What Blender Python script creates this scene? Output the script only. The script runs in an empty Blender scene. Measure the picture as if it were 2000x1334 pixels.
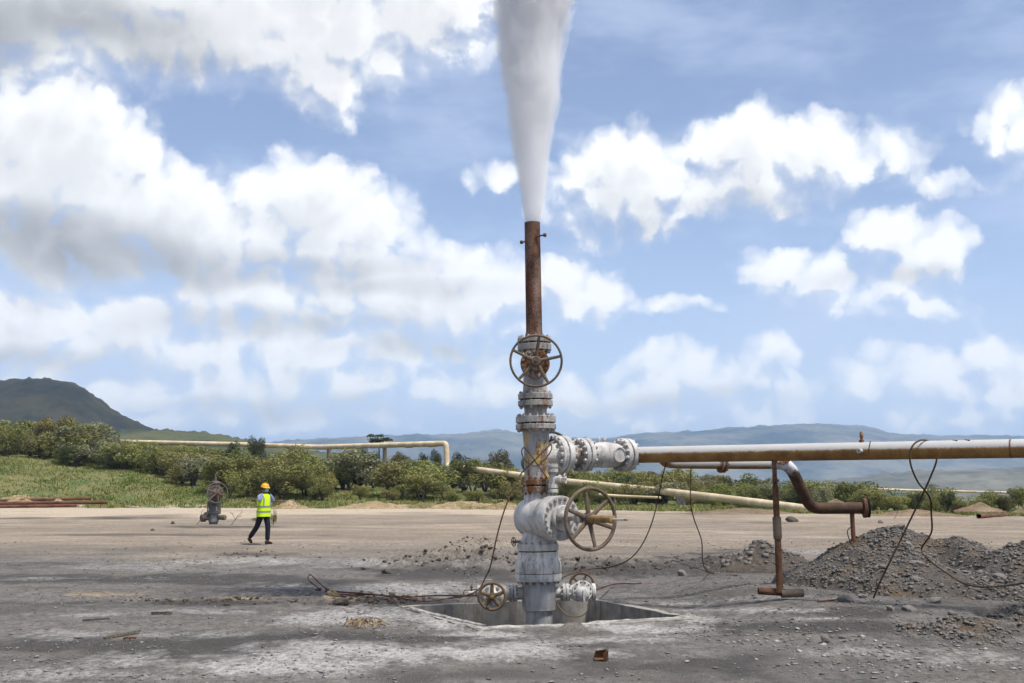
import bpy, bmesh, math, random
import numpy as np
from mathutils import Vector, Matrix, Quaternion, noise as mnoise
R = math.radians
scene = bpy.context.scene
COL = scene.collection

# ---------------------------------------------------------------- camera
FOC = 2200.0                      # focal length in photograph pixels (2000 wide)
CAM_H = 1.6
PITCH = math.atan2(955 - 667, FOC)
cam_data = bpy.data.cameras.new('camera')
cam_data.sensor_width = 36.0
cam_data.lens = FOC * 36.0 / 2000.0
cam_data.clip_start = 0.1
cam_data.clip_end = 40000
cam = bpy.data.objects.new('camera', cam_data)
COL.objects.link(cam)
cam.location = (0, 0, CAM_H)
cam.rotation_euler = (R(90) + PITCH, 0, 0)
scene.camera = cam
_cp, _sp = math.cos(PITCH), math.sin(PITCH)

def ray(px, py):
    u = (px - 1000.0) / FOC
    v = (667.0 - py) / FOC
    return Vector((u, _cp - v * _sp, _sp + v * _cp))

def at(px, py, depth):
    """the point of the place that lies depth metres in front of the camera in this direction"""
    d = ray(px, py)
    return Vector((0, 0, CAM_H)) + d * (depth / d.y)

def gnd(px, py, z=0.0):
    d = ray(px, py)
    t = (z - CAM_H) / d.z
    return Vector((0, 0, CAM_H)) + d * t

# ---------------------------------------------------------------- sun, sky, exposure
SUN_EL, SUN_AZ = R(64), R(128)     # azimuth clockwise from +Y: to the right and behind the camera
sun_dir = Vector((math.sin(SUN_AZ) * math.cos(SUN_EL), math.cos(SUN_AZ) * math.cos(SUN_EL), math.sin(SUN_EL)))
sl = bpy.data.lights.new('sun', 'SUN')
sl.energy = 3.0
sl.angle = R(9.0)
sl.color = (1.0, 0.955, 0.89)
sun = bpy.data.objects.new('sun', sl)
COL.objects.link(sun)
sun.rotation_euler = (-sun_dir).to_track_quat('-Z', 'Y').to_euler()

scene.view_settings.view_transform = 'Standard'
scene.view_settings.look = 'None'
scene.view_settings.exposure = 0.76
scene.view_settings.gamma = 1.0
scene.view_settings.use_curve_mapping = False
scene.cycles.max_bounces = 14
scene.cycles.diffuse_bounces = 2
scene.cycles.glossy_bounces = 2
scene.cycles.transparent_max_bounces = 8
scene.cycles.volume_bounces = 14
scene.cycles.use_denoising = True
scene.cycles.use_adaptive_sampling = True
scene.cycles.adaptive_threshold = 0.03
scene.cycles.adaptive_min_samples = 16
scene.cycles.caustics_reflective = False
scene.cycles.caustics_refractive = False

world = bpy.data.worlds.new('World')
scene.world = world
world.use_nodes = True
world.cycles.sampling_method = 'MANUAL'
world.cycles.sample_map_resolution = 128

class NT:
    """short hand for building node trees"""
    def __init__(self, tree):
        self.t = tree; self.n = tree.nodes; self.l = tree.links
    def new(self, kind, ins=None, **props):
        nd = self.n.new(kind)
        for k, v in props.items(): setattr(nd, k, v)
        if ins:
            for k, v in ins.items(): self.put(nd.inputs[k], v)
        return nd
    def put(self, sock, v):
        if isinstance(v, bpy.types.NodeSocket): self.l.new(v, sock)
        elif v is not None: sock.default_value = v
    def m(self, op, a, b=None, c=None, clamp=False):
        nd = self.n.new('ShaderNodeMath'); nd.operation = op; nd.use_clamp = clamp
        for i, v in enumerate((a, b, c)): self.put(nd.inputs[i], v)
        return nd.outputs[0]
    def vm(self, op, a, b=None, c=None, scale=None):
        nd = self.n.new('ShaderNodeVectorMath'); nd.operation = op
        for i, v in enumerate((a, b, c)): self.put(nd.inputs[i], v)
        if scale is not None: self.put(nd.inputs['Scale'], scale)
        return nd.outputs['Value'] if op in ('LENGTH', 'DOT_PRODUCT', 'DISTANCE') else nd.outputs[0]
    def ramp(self, v, a, b, lo=0.0, hi=1.0, kind='SMOOTHSTEP'):
        nd = self.n.new('ShaderNodeMapRange'); nd.interpolation_type = kind; nd.clamp = True
        for i, x in enumerate((v, a, b, lo, hi)): self.put(nd.inputs[i], x)
        return nd.outputs[0]
    def mix(self, f, a, b, blend='MIX'):
        nd = self.n.new('ShaderNodeMix'); nd.data_type = 'RGBA'; nd.blend_type = blend
        self.put(nd.inputs[0], f); self.put(nd.inputs[6], a); self.put(nd.inputs[7], b)
        return nd.outputs[2]
    def noise(self, vec, scale, detail=4, rough=0.5, lac=2.0, out='Fac', dist=0.0, dim='3D'):
        nd = self.n.new('ShaderNodeTexNoise'); nd.noise_dimensions = dim
        self.put(nd.inputs['Vector'], vec)
        for k, v in (('Scale', scale), ('Detail', detail), ('Roughness', rough), ('Lacunarity', lac), ('Distortion', dist)):
            self.put(nd.inputs[k], v)
        return nd.outputs[out]
    def voro(self, vec, scale, feature='F1', out='Distance', rnd=1.0, smooth=0.5, detail=0.0, dim='3D'):
        nd = self.n.new('ShaderNodeTexVoronoi'); nd.feature = feature; nd.voronoi_dimensions = dim
        self.put(nd.inputs['Vector'], vec); self.put(nd.inputs['Scale'], scale)
        self.put(nd.inputs['Randomness'], rnd); self.put(nd.inputs['Detail'], detail)
        if feature == 'SMOOTH_F1': self.put(nd.inputs['Smoothness'], smooth)
        return nd.outputs[out]

# cumulus fields: (x, y, rx, ry) as directions seen in the photograph
CLOUD_BIG = [
    (60, 20, 420, 125), (420, 20, 380, 145), (640, 60, 250, 155), (640, 150, 130, 95), (830, 10, 150, 130), (560, -140, 620, 170), (160, -150, 520, 200),
    (-40, 320, 300, 190), (130, 330, 210, 180), (230, 330, 120, 140), (60, 470, 420, 110), (330, 450, 180, 120),
    (610, 410, 130, 115), (520, 420, 120, 80), (700, 440, 110, 90), (560, 490, 330, 70), (790, 510, 130, 50), (-260, 420, 300, 160),
    (1210, 350, 150, 105), (1260, 400, 130, 60), (1450, 310, 140, 95), (1580, 310, 120, 80), (1420, 360, 150, 60),
    (1740, 455, 115, 60), (1830, 490, 85, 70),
]
CLOUD_SMALL = [
    (480, 565, 400, 70), (790, 590, 260, 85), (600, 680, 340, 60), (180, 605, 320, 60), (430, 725, 320, 52), (150, 770, 220, 45),
    (1670, 290, 120, 45), (1150, 420, 110, 50),
    (1520, 520, 85, 45), (1620, 545, 130, 55), (1720, 575, 120, 42), (1800, 600, 70, 30),
    (1130, 570, 90, 66), (1060, 560, 70, 66), (1970, 225, 90, 30), (1985, 280, 50, 50), (1850, 345, 100, 14),
    (930, 545, 100, 66), (860, 610, 200, 70), (720, 650, 200, 60), (560, 590, 300, 60), (300, 575, 330, 50), (780, 690, 200, 42),
    (40, 640, 130, 78), (-60, 620, 140, 80), (230, 660, 130, 60), (330, 700, 160, 46), (100, 705, 240, 38), (450, 650, 150, 40),
    (480, 750, 190, 50), (670, 755, 160, 42), (380, 785, 120, 42), (560, 805, 260, 34), (260, 745, 80, 26), (330, 830, 200, 26),
    (930, 765, 100, 36), (1110, 770, 110, 42), (1310, 718, 80, 46), (1290, 755, 140, 38), (1390, 750, 70, 32),
    (1520, 722, 68, 46), (1550, 755, 64, 26), (1780, 735, 130, 44), (1930, 698, 70, 46), (1960, 755, 130, 40), (1700, 760, 80, 24),
    (1510, 812, 100, 24), (1290, 600, 90, 14), (990, 330, 60, 26), (1900, 820, 180, 24), (1250, 815, 140, 20),
]

CLOUD_BASES = [(60, 470, 260, 60), (230, 510, 330, 48), (430, 535, 200, 26), (620, 520, 190, 22), (170, 45, 250, 50), (-60, 60, 160, 70), (480, 640, 190, 24), (640, 640, 100, 16), (90, 705, 190, 20), (760, 560, 150, 16),
               (880, 690, 150, 22), (330, 120, 160, 30), (1240, 440, 110, 14), (1560, 390, 170, 14), (1780, 540, 110, 12), (620, 800, 230, 16), (1330, 785, 130, 12)]

def build_sky():
    w = NT(world.node_tree); w.n.clear()
    def azel(px, py):
        d = ray(px, py).normalized()
        return math.atan2(d.x, d.y), math.asin(d.z)
    def field(name, lists, fine):
        g = bpy.data.node_groups.new(name, 'ShaderNodeTree')
        g.interface.new_socket('P', in_out='INPUT', socket_type='NodeSocketVector')
        g.interface.new_socket('D', in_out='OUTPUT', socket_type='NodeSocketFloat')
        q = NT(g)
        gi = q.new('NodeGroupInput'); go = q.new('NodeGroupOutput')
        P = gi.outputs[0]
        n1 = q.noise(P, 9.0, 1, 0.5, out='Color', dim='2D')
        o1 = q.vm('SCALE', q.vm('SUBTRACT', n1, (0.5, 0.5, 0.5)), scale=0.036)
        PW = q.vm('ADD', P, o1)
        if fine:
            n2 = q.noise(P, 30.0, 5, 0.62, out='Color', dim='2D')
            PW = q.vm('ADD', PW, q.vm('SCALE', q.vm('SUBTRACT', n2, (0.5, 0.5, 0.5)), scale=0.025))
        sw = q.new('ShaderNodeSeparateXYZ', {0: PW})
        AX = q.new('ShaderNodeCombineXYZ', {0: sw.outputs[0], 1: sw.outputs[0], 2: sw.outputs[0]}).outputs[0]
        AY = q.new('ShaderNodeCombineXYZ', {0: sw.outputs[1], 1: sw.outputs[1], 2: sw.outputs[1]}).outputs[0]
        acc = None
        L = []
        for (px, py, rx, ry) in lists:
            a, e = azel(px, py)
            L.append((a, e, rx / FOC * math.cos(a) ** 2, ry / FOC))
        while len(L) % 3: L.append(L[-1])
        for i in range(0, len(L), 3):            # three at a time, one in each channel
            t = L[i:i + 3]
            X = q.vm('MULTIPLY_ADD', AX, [1 / b[2] for b in t], [-b[0] / b[2] for b in t])
            Y = q.vm('MULTIPLY_ADD', AY, [1 / b[3] for b in t], [-b[1] / b[3] for b in t])
            Q = q.vm('MULTIPLY_ADD', X, X, q.vm('MULTIPLY', Y, Y))
            rr = [0.7 * min(b[2], b[3], 0.055) for b in t]
            d = q.vm('MULTIPLY_ADD', Q, [-x for x in rr], rr)
            acc = d if acc is None else q.vm('MAXIMUM', acc, d)
        sa = q.new('ShaderNodeSeparateXYZ', {0: acc})
        acc = q.m('SMOOTH_MAX', q.m('SMOOTH_MAX', sa.outputs[0], sa.outputs[1], 0.01), sa.outputs[2], 0.01)
        # the rest of the sky carries on with the same broken cumulus
        sep = q.new('ShaderNodeSeparateXYZ', {0: P})
        away = q.ramp(q.m('ABSOLUTE', sep.outputs[0]), 0.56, 0.8)
        high = q.ramp(sep.outputs[1], 0.50, 0.65)
        out = q.m('MAXIMUM', away, high)
        gen = q.m('MULTIPLY_ADD', q.noise(P, 3.3, 4 if fine else 2, 0.55, dim='2D'), 0.55, -0.265)
        gen = q.m('SUBTRACT', q.m('MULTIPLY', gen, 0.6), q.m('MULTIPLY', q.m('SUBTRACT', 1.0, out), 0.6))
        acc = q.m('MAXIMUM', acc, gen)
        if fine:
            b1 = q.voro(PW, 30.0, 'F1', detail=1.0, dim='2D')
            acc = q.m('ADD', acc, q.m('MULTIPLY_ADD', b1, -0.024, 0.0175))
        q.l.new(acc, go.inputs[0])
        return g
    gf = field('cloud_edges', CLOUD_BIG + CLOUD_SMALL, True)
    gs = field('cloud_bases', CLOUD_BASES, False)
    tc = w.new('ShaderNodeTexCoord')
    dirv = w.vm('NORMALIZE', tc.outputs['Generated'])
    sep = w.new('ShaderNodeSeparateXYZ', {0: dirv})
    az = w.m('ARCTAN2', sep.outputs[0], sep.outputs[1])
    el = w.m('ARCSINE', sep.outputs[2])
    P = w.new('ShaderNodeCombineXYZ', {0: az, 1: el, 2: 0.0}).outputs[0]
    def ev(g, vec):
        nd = w.new('ShaderNodeGroup'); nd.node_tree = g
        w.l.new(vec, nd.inputs[0]); return nd.outputs[0]
    D0 = ev(gf, P)
    D1 = ev(gf, w.vm('ADD', P, (0.008, 0.022, 0)))
    D2 = ev(gs, P)
    soft = w.m('MULTIPLY_ADD', w.m('MAXIMUM', w.m('SUBTRACT', D1, D0), 0.0), 2.4, 0.019)
    alpha = w.ramp(D0, -0.010, soft)
    veil = w.ramp(w.noise(w.vm('MULTIPLY', P, (5.0, 14.0, 1.0)), 1.0, 4, 0.6, dim='2D'), 0.38, 0.80, 0.12, 0.55)
    low = w.ramp(el, 0.26, 0.02, 0.0, 0.5)
    sh1 = w.ramp(D1, 0.004, 0.042, 0.0, 0.24)
    sh2 = w.ramp(D2, -0.020, 0.028, 0.0, 0.52)
    lit = w.m('SUBTRACT', w.m('SUBTRACT', 1.0, sh1), sh2)
    mott = w.m('MULTIPLY_ADD', w.noise(P, 20.0, 4, 0.6, dim='2D'), 0.16, -0.08)
    lit = w.m('ADD', lit, mott, clamp=True)
    # lit towers white, shaded bases blue-grey
    ccol = w.mix(lit, (0.085, 0.092, 0.104, 1), (0.69, 0.695, 0.70, 1))
    sky = w.new('ShaderNodeTexSky', sky_type='NISHITA')
    sky.sun_disc = False
    sky.sun_elevation = SUN_EL; sky.sun_rotation = SUN_AZ
    sky.altitude = 2000; sky.air_density = 1.0; sky.dust_density = 1.6; sky.ozone_density = 1.5
    skyc = w.mix(1.0, sky.outputs[0], (0.116, 0.103, 0.099, 1), 'MULTIPLY')
    skyc = w.mix(w.m('ADD', veil, low, clamp=True), skyc, (0.40, 0.465, 0.60, 1))
    col = w.mix(alpha, skyc, ccol)
    below = w.ramp(el, 0.0, -0.03)
    col = w.mix(below, col, (0.25, 0.27, 0.28, 1))
    bg = w.new('ShaderNodeBackground', {0: col, 1: 1.0})
    wo = w.new('ShaderNodeOutputWorld', {0: bg.outputs[0]})
build_sky()

# ================================================================ helpers
def prop(o, label=None, cat=None, group=None, kind=None):
    if label: o['label'] = label
    if cat: o['category'] = cat
    if group: o['group'] = group
    if kind: o['kind'] = kind
    return o

def empty(name, loc=(0, 0, 0), rot=None, label=None, cat=None, group=None):
    o = bpy.data.objects.new(name, None)
    o.empty_display_size = 0.2
    COL.objects.link(o)
    o.location = loc
    if rot is not None:
        o.rotation_mode = 'QUATERNION'
        o.rotation_quaternion = rot
    return prop(o, label, cat, group)

def link_mesh(name, me, mat=None, parent=None, mtx=None):
    if mat is not None and not me.materials: me.materials.append(mat)
    o = bpy.data.objects.new(name, me)
    COL.objects.link(o)
    if parent is not None: o.parent = parent
    if mtx is not None: o.matrix_basis = mtx
    return o

def copy_tree(o, parent=None):
    c = o.copy(); COL.objects.link(c); c.parent = parent
    for ch in list(o.children): copy_tree(ch, c)
    return c

def axis_mtx(origin, zdir, xhint=(1, 0, 0)):
    z = Vector(zdir).normalized()
    x = Vector(xhint)
    x = (x - z * x.dot(z))
    if x.length < 1e-4: x = Vector((0, 1, 0)) - z * z.y
    x.normalize()
    y = z.cross(x)
    m = Matrix((x, y, z)).transposed().to_4x4()
    m.translation = Vector(origin)
    return m

class MB:
    """collects shapes of one piece and links them as ONE mesh object"""
    def __init__(self): self.v = []; self.f = []
    def add(self, vs, fs, M=None):
        b = len(self.v)
        self.v += [tuple(M @ Vector(p)) if M is not None else tuple(p) for p in vs]
        self.f += [[b + i for i in f] for f in fs]
        return self
    def lathe(self, prof, n=32, M=None, wob=None, ang=None):
        """profile of (radius, z) turned about z; ends closed"""
        vs, fs, rings = [], [], []
        for k, (r, z) in enumerate(prof):
            if r < 1e-6:
                rings.append([len(vs)]); vs.append((0, 0, z))
            else:
                rings.append(list(range(len(vs), len(vs) + n)))
                for i in range(n):
                    a = 2 * math.pi * i / n
                    rr = r * (wob(a, z) if wob else 1)
                    vs.append((rr * math.cos(a), rr * math.sin(a), z))
        for A, B in zip(rings, rings[1:]):
            if len(A) == 1 and len(B) == 1: continue
            for i in range(n):
                j = (i + 1) % n
                if len(A) == 1: fs.append([A[0], B[j], B[i]])
                elif len(B) == 1: fs.append([A[i], A[j], B[0]])
                else: fs.append([A[i], A[j], B[j], B[i]])
        if len(rings[0]) > 1: fs.append(rings[0][::-1])
        if len(rings[-1]) > 1: fs.append(rings[-1])
        return self.add(vs, fs, M)
    def cyl(self, r, z0, z1, n=24, M=None, bev=0.0, r2=None):
        r2 = r if r2 is None else r2
        if bev: p = [(r - bev, z0), (r, z0 + bev), (r2, z1 - bev), (r2 - bev, z1)]
        else: p = [(r, z0), (r2, z1)]
        return self.lathe(p, n, M)
    def ring(self, ro, ri, z0, z1, n=32, M=None, bev=0.0):
        """hollow collar"""
        p = [(ri, z0), (ro - bev, z0), (ro, z0 + bev), (ro, z1 - bev), (ro - bev, z1), (ri, z1)]
        vs, fs = [], []
        for i in range(n):
            a = 2 * math.pi * i / n
            vs += [(r * math.cos(a), r * math.sin(a), z) for r, z in p]
        k = len(p)
        for i in range(n):
            j = (i + 1) % n
            for q in range(k):
                q2 = (q + 1) % k
                fs.append([i * k + q, j * k + q, j * k + q2, i * k + q2])
        return self.add(vs, fs, M)
    def torus(self, Rr, r, M=None, n=48, m=10, sx=1.0):
        vs, fs = [], []
        for i in range(n):
            a = 2 * math.pi * i / n
            for k in range(m):
                b = 2 * math.pi * k / m
                rr = Rr + r * math.cos(b)
                vs.append((rr * math.cos(a), rr * math.sin(a), r * sx * math.sin(b)))
        for i in range(n):
            for k in range(m):
                fs.append([i * m + k, ((i + 1) % n) * m + k, ((i + 1) % n) * m + (k + 1) % m, i * m + (k + 1) % m])
        return self.add(vs, fs, M)
    def box(self, sx, sy, sz, M=None, bev=0.0):
        if not bev:
            vs = [(x * sx / 2, y * sy / 2, z * sz / 2) for x in (-1, 1) for y in (-1, 1) for z in (-1, 1)]
            fs = [[0, 1, 3, 2], [4, 6, 7, 5], [0, 4, 5, 1], [2, 3, 7, 6], [0, 2, 6, 4], [1, 5, 7, 3]]
            return self.add(vs, fs, M)
        bm = bmesh.new(); bmesh.ops.create_cube(bm, size=1)
        bmesh.ops.scale(bm, vec=(sx, sy, sz), verts=bm.verts)
        bmesh.ops.bevel(bm, geom=bm.edges[:], offset=bev, segments=2, affect='EDGES', profile=0.5)
        bm.verts.index_update()
        vs = [v.co[:] for v in bm.verts]; fs = [[v.index for v in f.verts] for f in bm.faces]; bm.free()
        return self.add(vs, fs, M)
    def tube(self, pts, rad, n=12, caps=True, M=None, twist=0.0, inner=None):
        pts = [Vector(p) for p in pts]
        N = len(pts)
        rad = list(rad) if hasattr(rad, '__len__') else [rad] * N
        tang = []
        for i in range(N):
            t = pts[min(i + 1, N - 1)] - pts[max(i - 1, 0)]
            tang.append(t.normalized())
        up = Vector((0, 0, 1)) if abs(tang[0].z) < 0.9 else Vector((1, 0, 0))
        x = (up - tang[0] * up.dot(tang[0])).normalized()
        vs, fs = [], []
        for i in range(N):
            if i: 
                q = tang[i - 1].rotation_difference(tang[i]); x = q @ x
                x = (x - tang[i] * x.dot(tang[i])).normalized()
            y = tang[i].cross(x)
            for k in range(n):
                a = 2 * math.pi * k / n
                vs.append(pts[i] + (x * math.cos(a) + y * math.sin(a)) * rad[i])
        for i in range(N - 1):
            for k in range(n):
                j = (k + 1) % n
                fs.append([i * n + k, i * n + j, (i + 1) * n + j, (i + 1) * n + k])
        if caps: fs += [list(range(n))[::-1], list(range((N - 1) * n, N * n))]
        return self.add(vs, fs, M)
    def mesh(self, name, mat=None, smooth=True, angle=38):
        me = bpy.data.meshes.new(name)
        me.from_pydata(self.v, [], self.f)
        if mat is not None: me.materials.append(mat)
        if smooth:
            me.shade_smooth()
            me.set_sharp_from_angle(angle=R(angle))
        me.update()
        return me
    def build(self, name, mat, parent=None, mtx=None, smooth=True, angle=38):
        return link_mesh(name, self.mesh(name, mat, smooth, angle), None, parent, mtx)

def spline(pts, per=8):
    """Catmull-Rom through the points"""
    P = [Vector(p) for p in pts]
    P = [P[0] * 2 - P[1]] + P + [P[-1] * 2 - P[-2]]
    out = []
    for i in range(1, len(P) - 2):
        for k in range(per):
            t = k / per
            a, b, c, d = P[i - 1], P[i], P[i + 1], P[i + 2]
            out.append(0.5 * ((2 * b) + (c - a) * t + (2 * a - 5 * b + 4 * c - d) * t * t + (3 * b - a - 3 * c + d) * t ** 3))
    out.append(P[-2])
    return out

def bend(pts, rad, per=6):
    """polyline with rounded corners of radius rad"""
    P = [Vector(p) for p in pts]; out = [P[0]]
    for i in range(1, len(P) - 1):
        a = (P[i - 1] - P[i]); b = (P[i + 1] - P[i])
        d = min(rad, a.length * 0.48, b.length * 0.48)
        s, e = P[i] + a.normalized() * d, P[i] + b.normalized() * d
        for k in range(per + 1):
            t = k / per
            out.append(s * (1 - t) ** 2 + P[i] * 2 * t * (1 - t) + e * t * t)
    out.append(P[-1])
    return out

# ---- numpy noise for relief and scatter
_rng = np.random.RandomState(11)
_LAT = _rng.rand(256, 256).astype(np.float64)
def vnoise(x, y, seed=0):
    x = np.asarray(x, float) + seed * 17.31; y = np.asarray(y, float) + seed * 41.77
    xi = np.floor(x).astype(int); yi = np.floor(y).astype(int)
    fx = x - xi; fy = y - yi
    fx = fx * fx * fx * (fx * (fx * 6 - 15) + 10); fy = fy * fy * fy * (fy * (fy * 6 - 15) + 10)
    g = lambda i, j: _LAT[i & 255, j & 255]
    return (g(xi, yi) * (1 - fx) + g(xi + 1, yi) * fx) * (1 - fy) + (g(xi, yi + 1) * (1 - fx) + g(xi + 1, yi + 1) * fx) * fy
def fbm(x, y, oct=5, rough=0.5, seed=0):
    a, s, t = 1.0, 0.0, 0.0
    for o in range(oct):
        s = s + a * vnoise(np.asarray(x) * 2 ** o, np.asarray(y) * 2 ** o, seed + o * 3); t += a; a *= rough
    return s / t
def sstep(x, a, b):
    t = np.clip((np.asarray(x, float) - a) / (b - a), 0, 1)
    return t * t * (3 - 2 * t)

def proj(X, Y, Z):
    """where a point of the place falls in the photograph"""
    X = np.asarray(X, float); Y = np.asarray(Y, float); Z = np.asarray(Z, float) - CAM_H
    d = np.maximum(Y * _cp + Z * _sp, 0.05)
    v = -Y * _sp + Z * _cp
    return 1000 + FOC * X / d, 667 - FOC * v / d

def mesh_np(name, V, F, mat=None, smooth=True):
    """V (n,3), F (m,k) with k = 3 or 4"""
    me = bpy.data.meshes.new(name)
    V = np.asarray(V, np.float32); F = np.asarray(F, np.int32)
    me.vertices.add(len(V)); me.vertices.foreach_set('co', V.ravel())
    k = F.shape[1]
    me.loops.add(F.size); me.loops.foreach_set('vertex_index', F.ravel())
    me.polygons.add(len(F)); me.polygons.foreach_set('loop_start', np.arange(len(F), dtype=np.int32) * k)
    me.update(calc_edges=True)
    me.validate()
    if smooth: me.polygons.foreach_set('use_smooth', np.ones(len(me.polygons), bool))
    if mat is not None: me.materials.append(mat)
    return me

def attr(me, name, vals):
    a = me.attributes.new(name, 'FLOAT', 'POINT')
    a.data.foreach_set('value', np.asarray(vals, np.float32))

# ================================================================ materials
MATS = {}
def material(name, rough=0.8, spec=0.3, metal=0.0):
    m = bpy.data.materials.new(name); m.use_nodes = True
    q = NT(m.node_tree); q.n.clear()
    b = q.new('ShaderNodeBsdfPrincipled')
    b.inputs['Roughness'].default_value = rough
    b.inputs['Specular IOR Level'].default_value = spec
    b.inputs['Metallic'].default_value = metal
    o = q.new('ShaderNodeOutputMaterial', {0: b.outputs[0]})
    q.b = b; q.o = o
    MATS[name] = m
    return m, q

def bump(q, h, strength=0.3, dist=0.01):
    nd = q.new('ShaderNodeBump', {'Height': h, 'Strength': strength, 'Distance': dist})
    q.l.new(nd.outputs[0], q.b.inputs['Normal'])

def rgb(h):
    """sRGB 0-255 to linear"""
    f = lambda c: (c / 255 / 12.92) if c <= 10.3 else ((c / 255 + 0.055) / 1.055) ** 2.4
    return (f(h[0]), f(h[1]), f(h[2]), 1)

def painted_steel(name, base, rust=0.35, grime=0.5, yellow=0.0, rough=0.55, scale=1.0, pale=0.3):
    """old paint on steel: chalky patches, grime running down, rust breaking through"""
    m, q = material(name, rough, 0.35)
    tc = q.new('ShaderNodeTexCoord').outputs['Object']
    geo = q.new('ShaderNodeNewGeometry').outputs['Position']
    run = q.vm('MULTIPLY', geo, (9.0 * scale, 9.0 * scale, 1.7 * scale))
    n_big = q.noise(geo, 3.1 * scale, 5, 0.6)
    n_run = q.noise(run, 1.6, 6, 0.68)
    n_fine = q.noise(geo, 42 * scale, 4, 0.7)
    n_sp = q.noise(geo, 95 * scale, 3, 0.6)
    dark = tuple(c * 0.32 for c in base[:3]) + (1,)
    palec = tuple(min(0.86, c * 1.35 + 0.05) for c in base[:3]) + (1,)
    c = q.mix(q.ramp(n_big, 0.38, 0.66, 0, 1), base, palec if pale > 0 else base)
    c = q.mix(q.m('MULTIPLY', q.ramp(q.m('MULTIPLY_ADD', n_fine, 0.35, n_run), 0.60, 0.86), grime), c, dark)
    if yellow > 0:
        ny = q.noise(q.vm('ADD', geo, (7.3, 2.1, 4.4)), 6.5 * scale, 5, 0.7)
        c = q.mix(q.ramp(ny, 0.60 - 0.12 * yellow, 0.66 - 0.10 * yellow), c, (0.50, 0.36, 0.10, 1))
    nr = q.noise(q.vm('MULTIPLY', q.vm('ADD', geo, (3.7, 9.2, 1.3)), (7 * scale, 7 * scale, 2.6 * scale)), 1.0, 7, 0.72)
    rt = 0.80 - 0.46 * rust
    rf = q.ramp(q.m('MULTIPLY_ADD', n_fine, 0.22, nr), rt + 0.04, rt + 0.16)
    rc = q.mix(n_sp, (0.045, 0.022, 0.013, 1), (0.30, 0.135, 0.055, 1))
    c = q.mix(rf, c, rc)
    c = q.mix(q.m('MULTIPLY', q.ramp(n_sp, 0.60, 0.72), 0.35), c, dark)
    q.put(q.b.inputs['Base Color'], c)
    q.put(q.b.inputs['Roughness'], q.m('MULTIPLY_ADD', rf, 0.3, rough, clamp=True))
    bump(q, q.m('ADD', q.m('MULTIPLY', n_fine, 0.6), q.m('MULTIPLY', rf, 0.5)), 0.35, 0.006)
    return m

def rusty_steel(name, a=(0.055, 0.028, 0.017, 1), b=(0.21, 0.105, 0.055, 1), speck=0.0, speckc=(0.42, 0.36, 0.31, 1), rough=0.85, scale=1.0):
    m, q = material(name, rough, 0.25)
    geo = q.new('ShaderNodeNewGeometry').outputs['Position']
    n1 = q.noise(geo, 4.5 * scale, 6, 0.65); n2 = q.noise(geo, 55 * scale, 4, 0.7); n3 = q.noise(geo, 120 * scale, 2, 0.5)
    c = q.mix(q.ramp(q.m('MULTIPLY_ADD', n2, 0.5, n1), 0.5, 1.0), a, b)
    if speck > 0:
        run = q.noise(q.vm('MULTIPLY', geo, (6, 6, 1.2)), 1.2, 3, 0.5)
        f = q.ramp(q.m('ADD', q.m('MULTIPLY', n3, 0.55), q.m('MULTIPLY', run, 0.45)), 0.56 - 0.12 * speck, 0.62 - 0.10 * speck)
        c = q.mix(q.m('MULTIPLY', f, 0.8), c, speckc)
    q.put(q.b.inputs['Base Color'], c)
    bump(q, q.m('ADD', n2, q.m('MULTIPLY', n3, 0.5)), 0.4, 0.005)
    return m

def plain(name, col, rough=0.8, var=0.25, scale=12.0, spec=0.25, bmp=0.25):
    m, q = material(name, rough, spec)
    geo = q.new('ShaderNodeNewGeometry').outputs['Position']
    n = q.noise(geo, scale, 5, 0.65)
    d = tuple(c * (1 - var) for c in col[:3]) + (1,); l = tuple(min(1, c * (1 + var)) for c in col[:3]) + (1,)
    q.put(q.b.inputs['Base Color'], q.mix(q.ramp(n, 0.3, 0.7), d, l))
    bump(q, n, bmp, 0.01)
    return m

# ================================================================ the ground, one sheet to the horizon
# the cellar round the well: a square pit
PC = [gnd(796, 1187), gnd(960, 1231), gnd(1350, 1208), gnd(1143, 1173)]
_c = sum(PC, Vector()) / 4
_u = ((PC[2] - PC[1]) + (PC[3] - PC[0])).normalized()          # near corner -> right corner
_w = Vector((-_u.y, _u.x, 0))
PIT_C = Vector((_c.x, _c.y, 0))
PIT_U, PIT_W = _u, _w
PIT_HU = ((PC[2] - PC[1]).length + (PC[3] - PC[0]).length) / 4
PIT_HW = ((PC[0] - PC[1]).length + (PC[3] - PC[2]).length) / 4
PIT_D = 1.5

STONE_SPOTS = []

def edge_y(u): return np.interp(u, [-0.5, -0.2, 0.0, 0.25, 0.5], [100, 97, 92, 76, 66])
def plateau(u): return np.interp(u, [-0.6, -0.45, -0.3, -0.18, 0.0, 0.2, 0.35, 0.5], [7.2, 6.6, 4.6, 2.6, 1.3, 0.2, -0.8, -1.5])

def height_big(X, Y):
    X = np.asarray(X, float); Y = np.asarray(Y, float)
    u = np.clip(X / np.maximum(Y, 25.0), -0.9, 0.9)
    e = edge_y(u)
    rise = np.clip((Y - e) / 52.0, 0, 1); rise = rise * (1.65 - 0.65 * rise)
    h = plateau(u) * rise
    h += (fbm(X / 9, Y / 9, 4, 0.5, 5) - 0.5) * 1.1 * sstep(Y, e, e + 14)
    h -= 30 * sstep(Y, 190, 520) + 45 * sstep(np.hypot(X, Y), 500, 2600)
    # ground climbs a hand's breadth to the right, under the pipe stand
    h += 0.2 * sstep(X, 2.2, 3.7) * sstep(Y, 11.8, 14.2) * (1 - sstep(Y, 16, 24))
    return h

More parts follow.
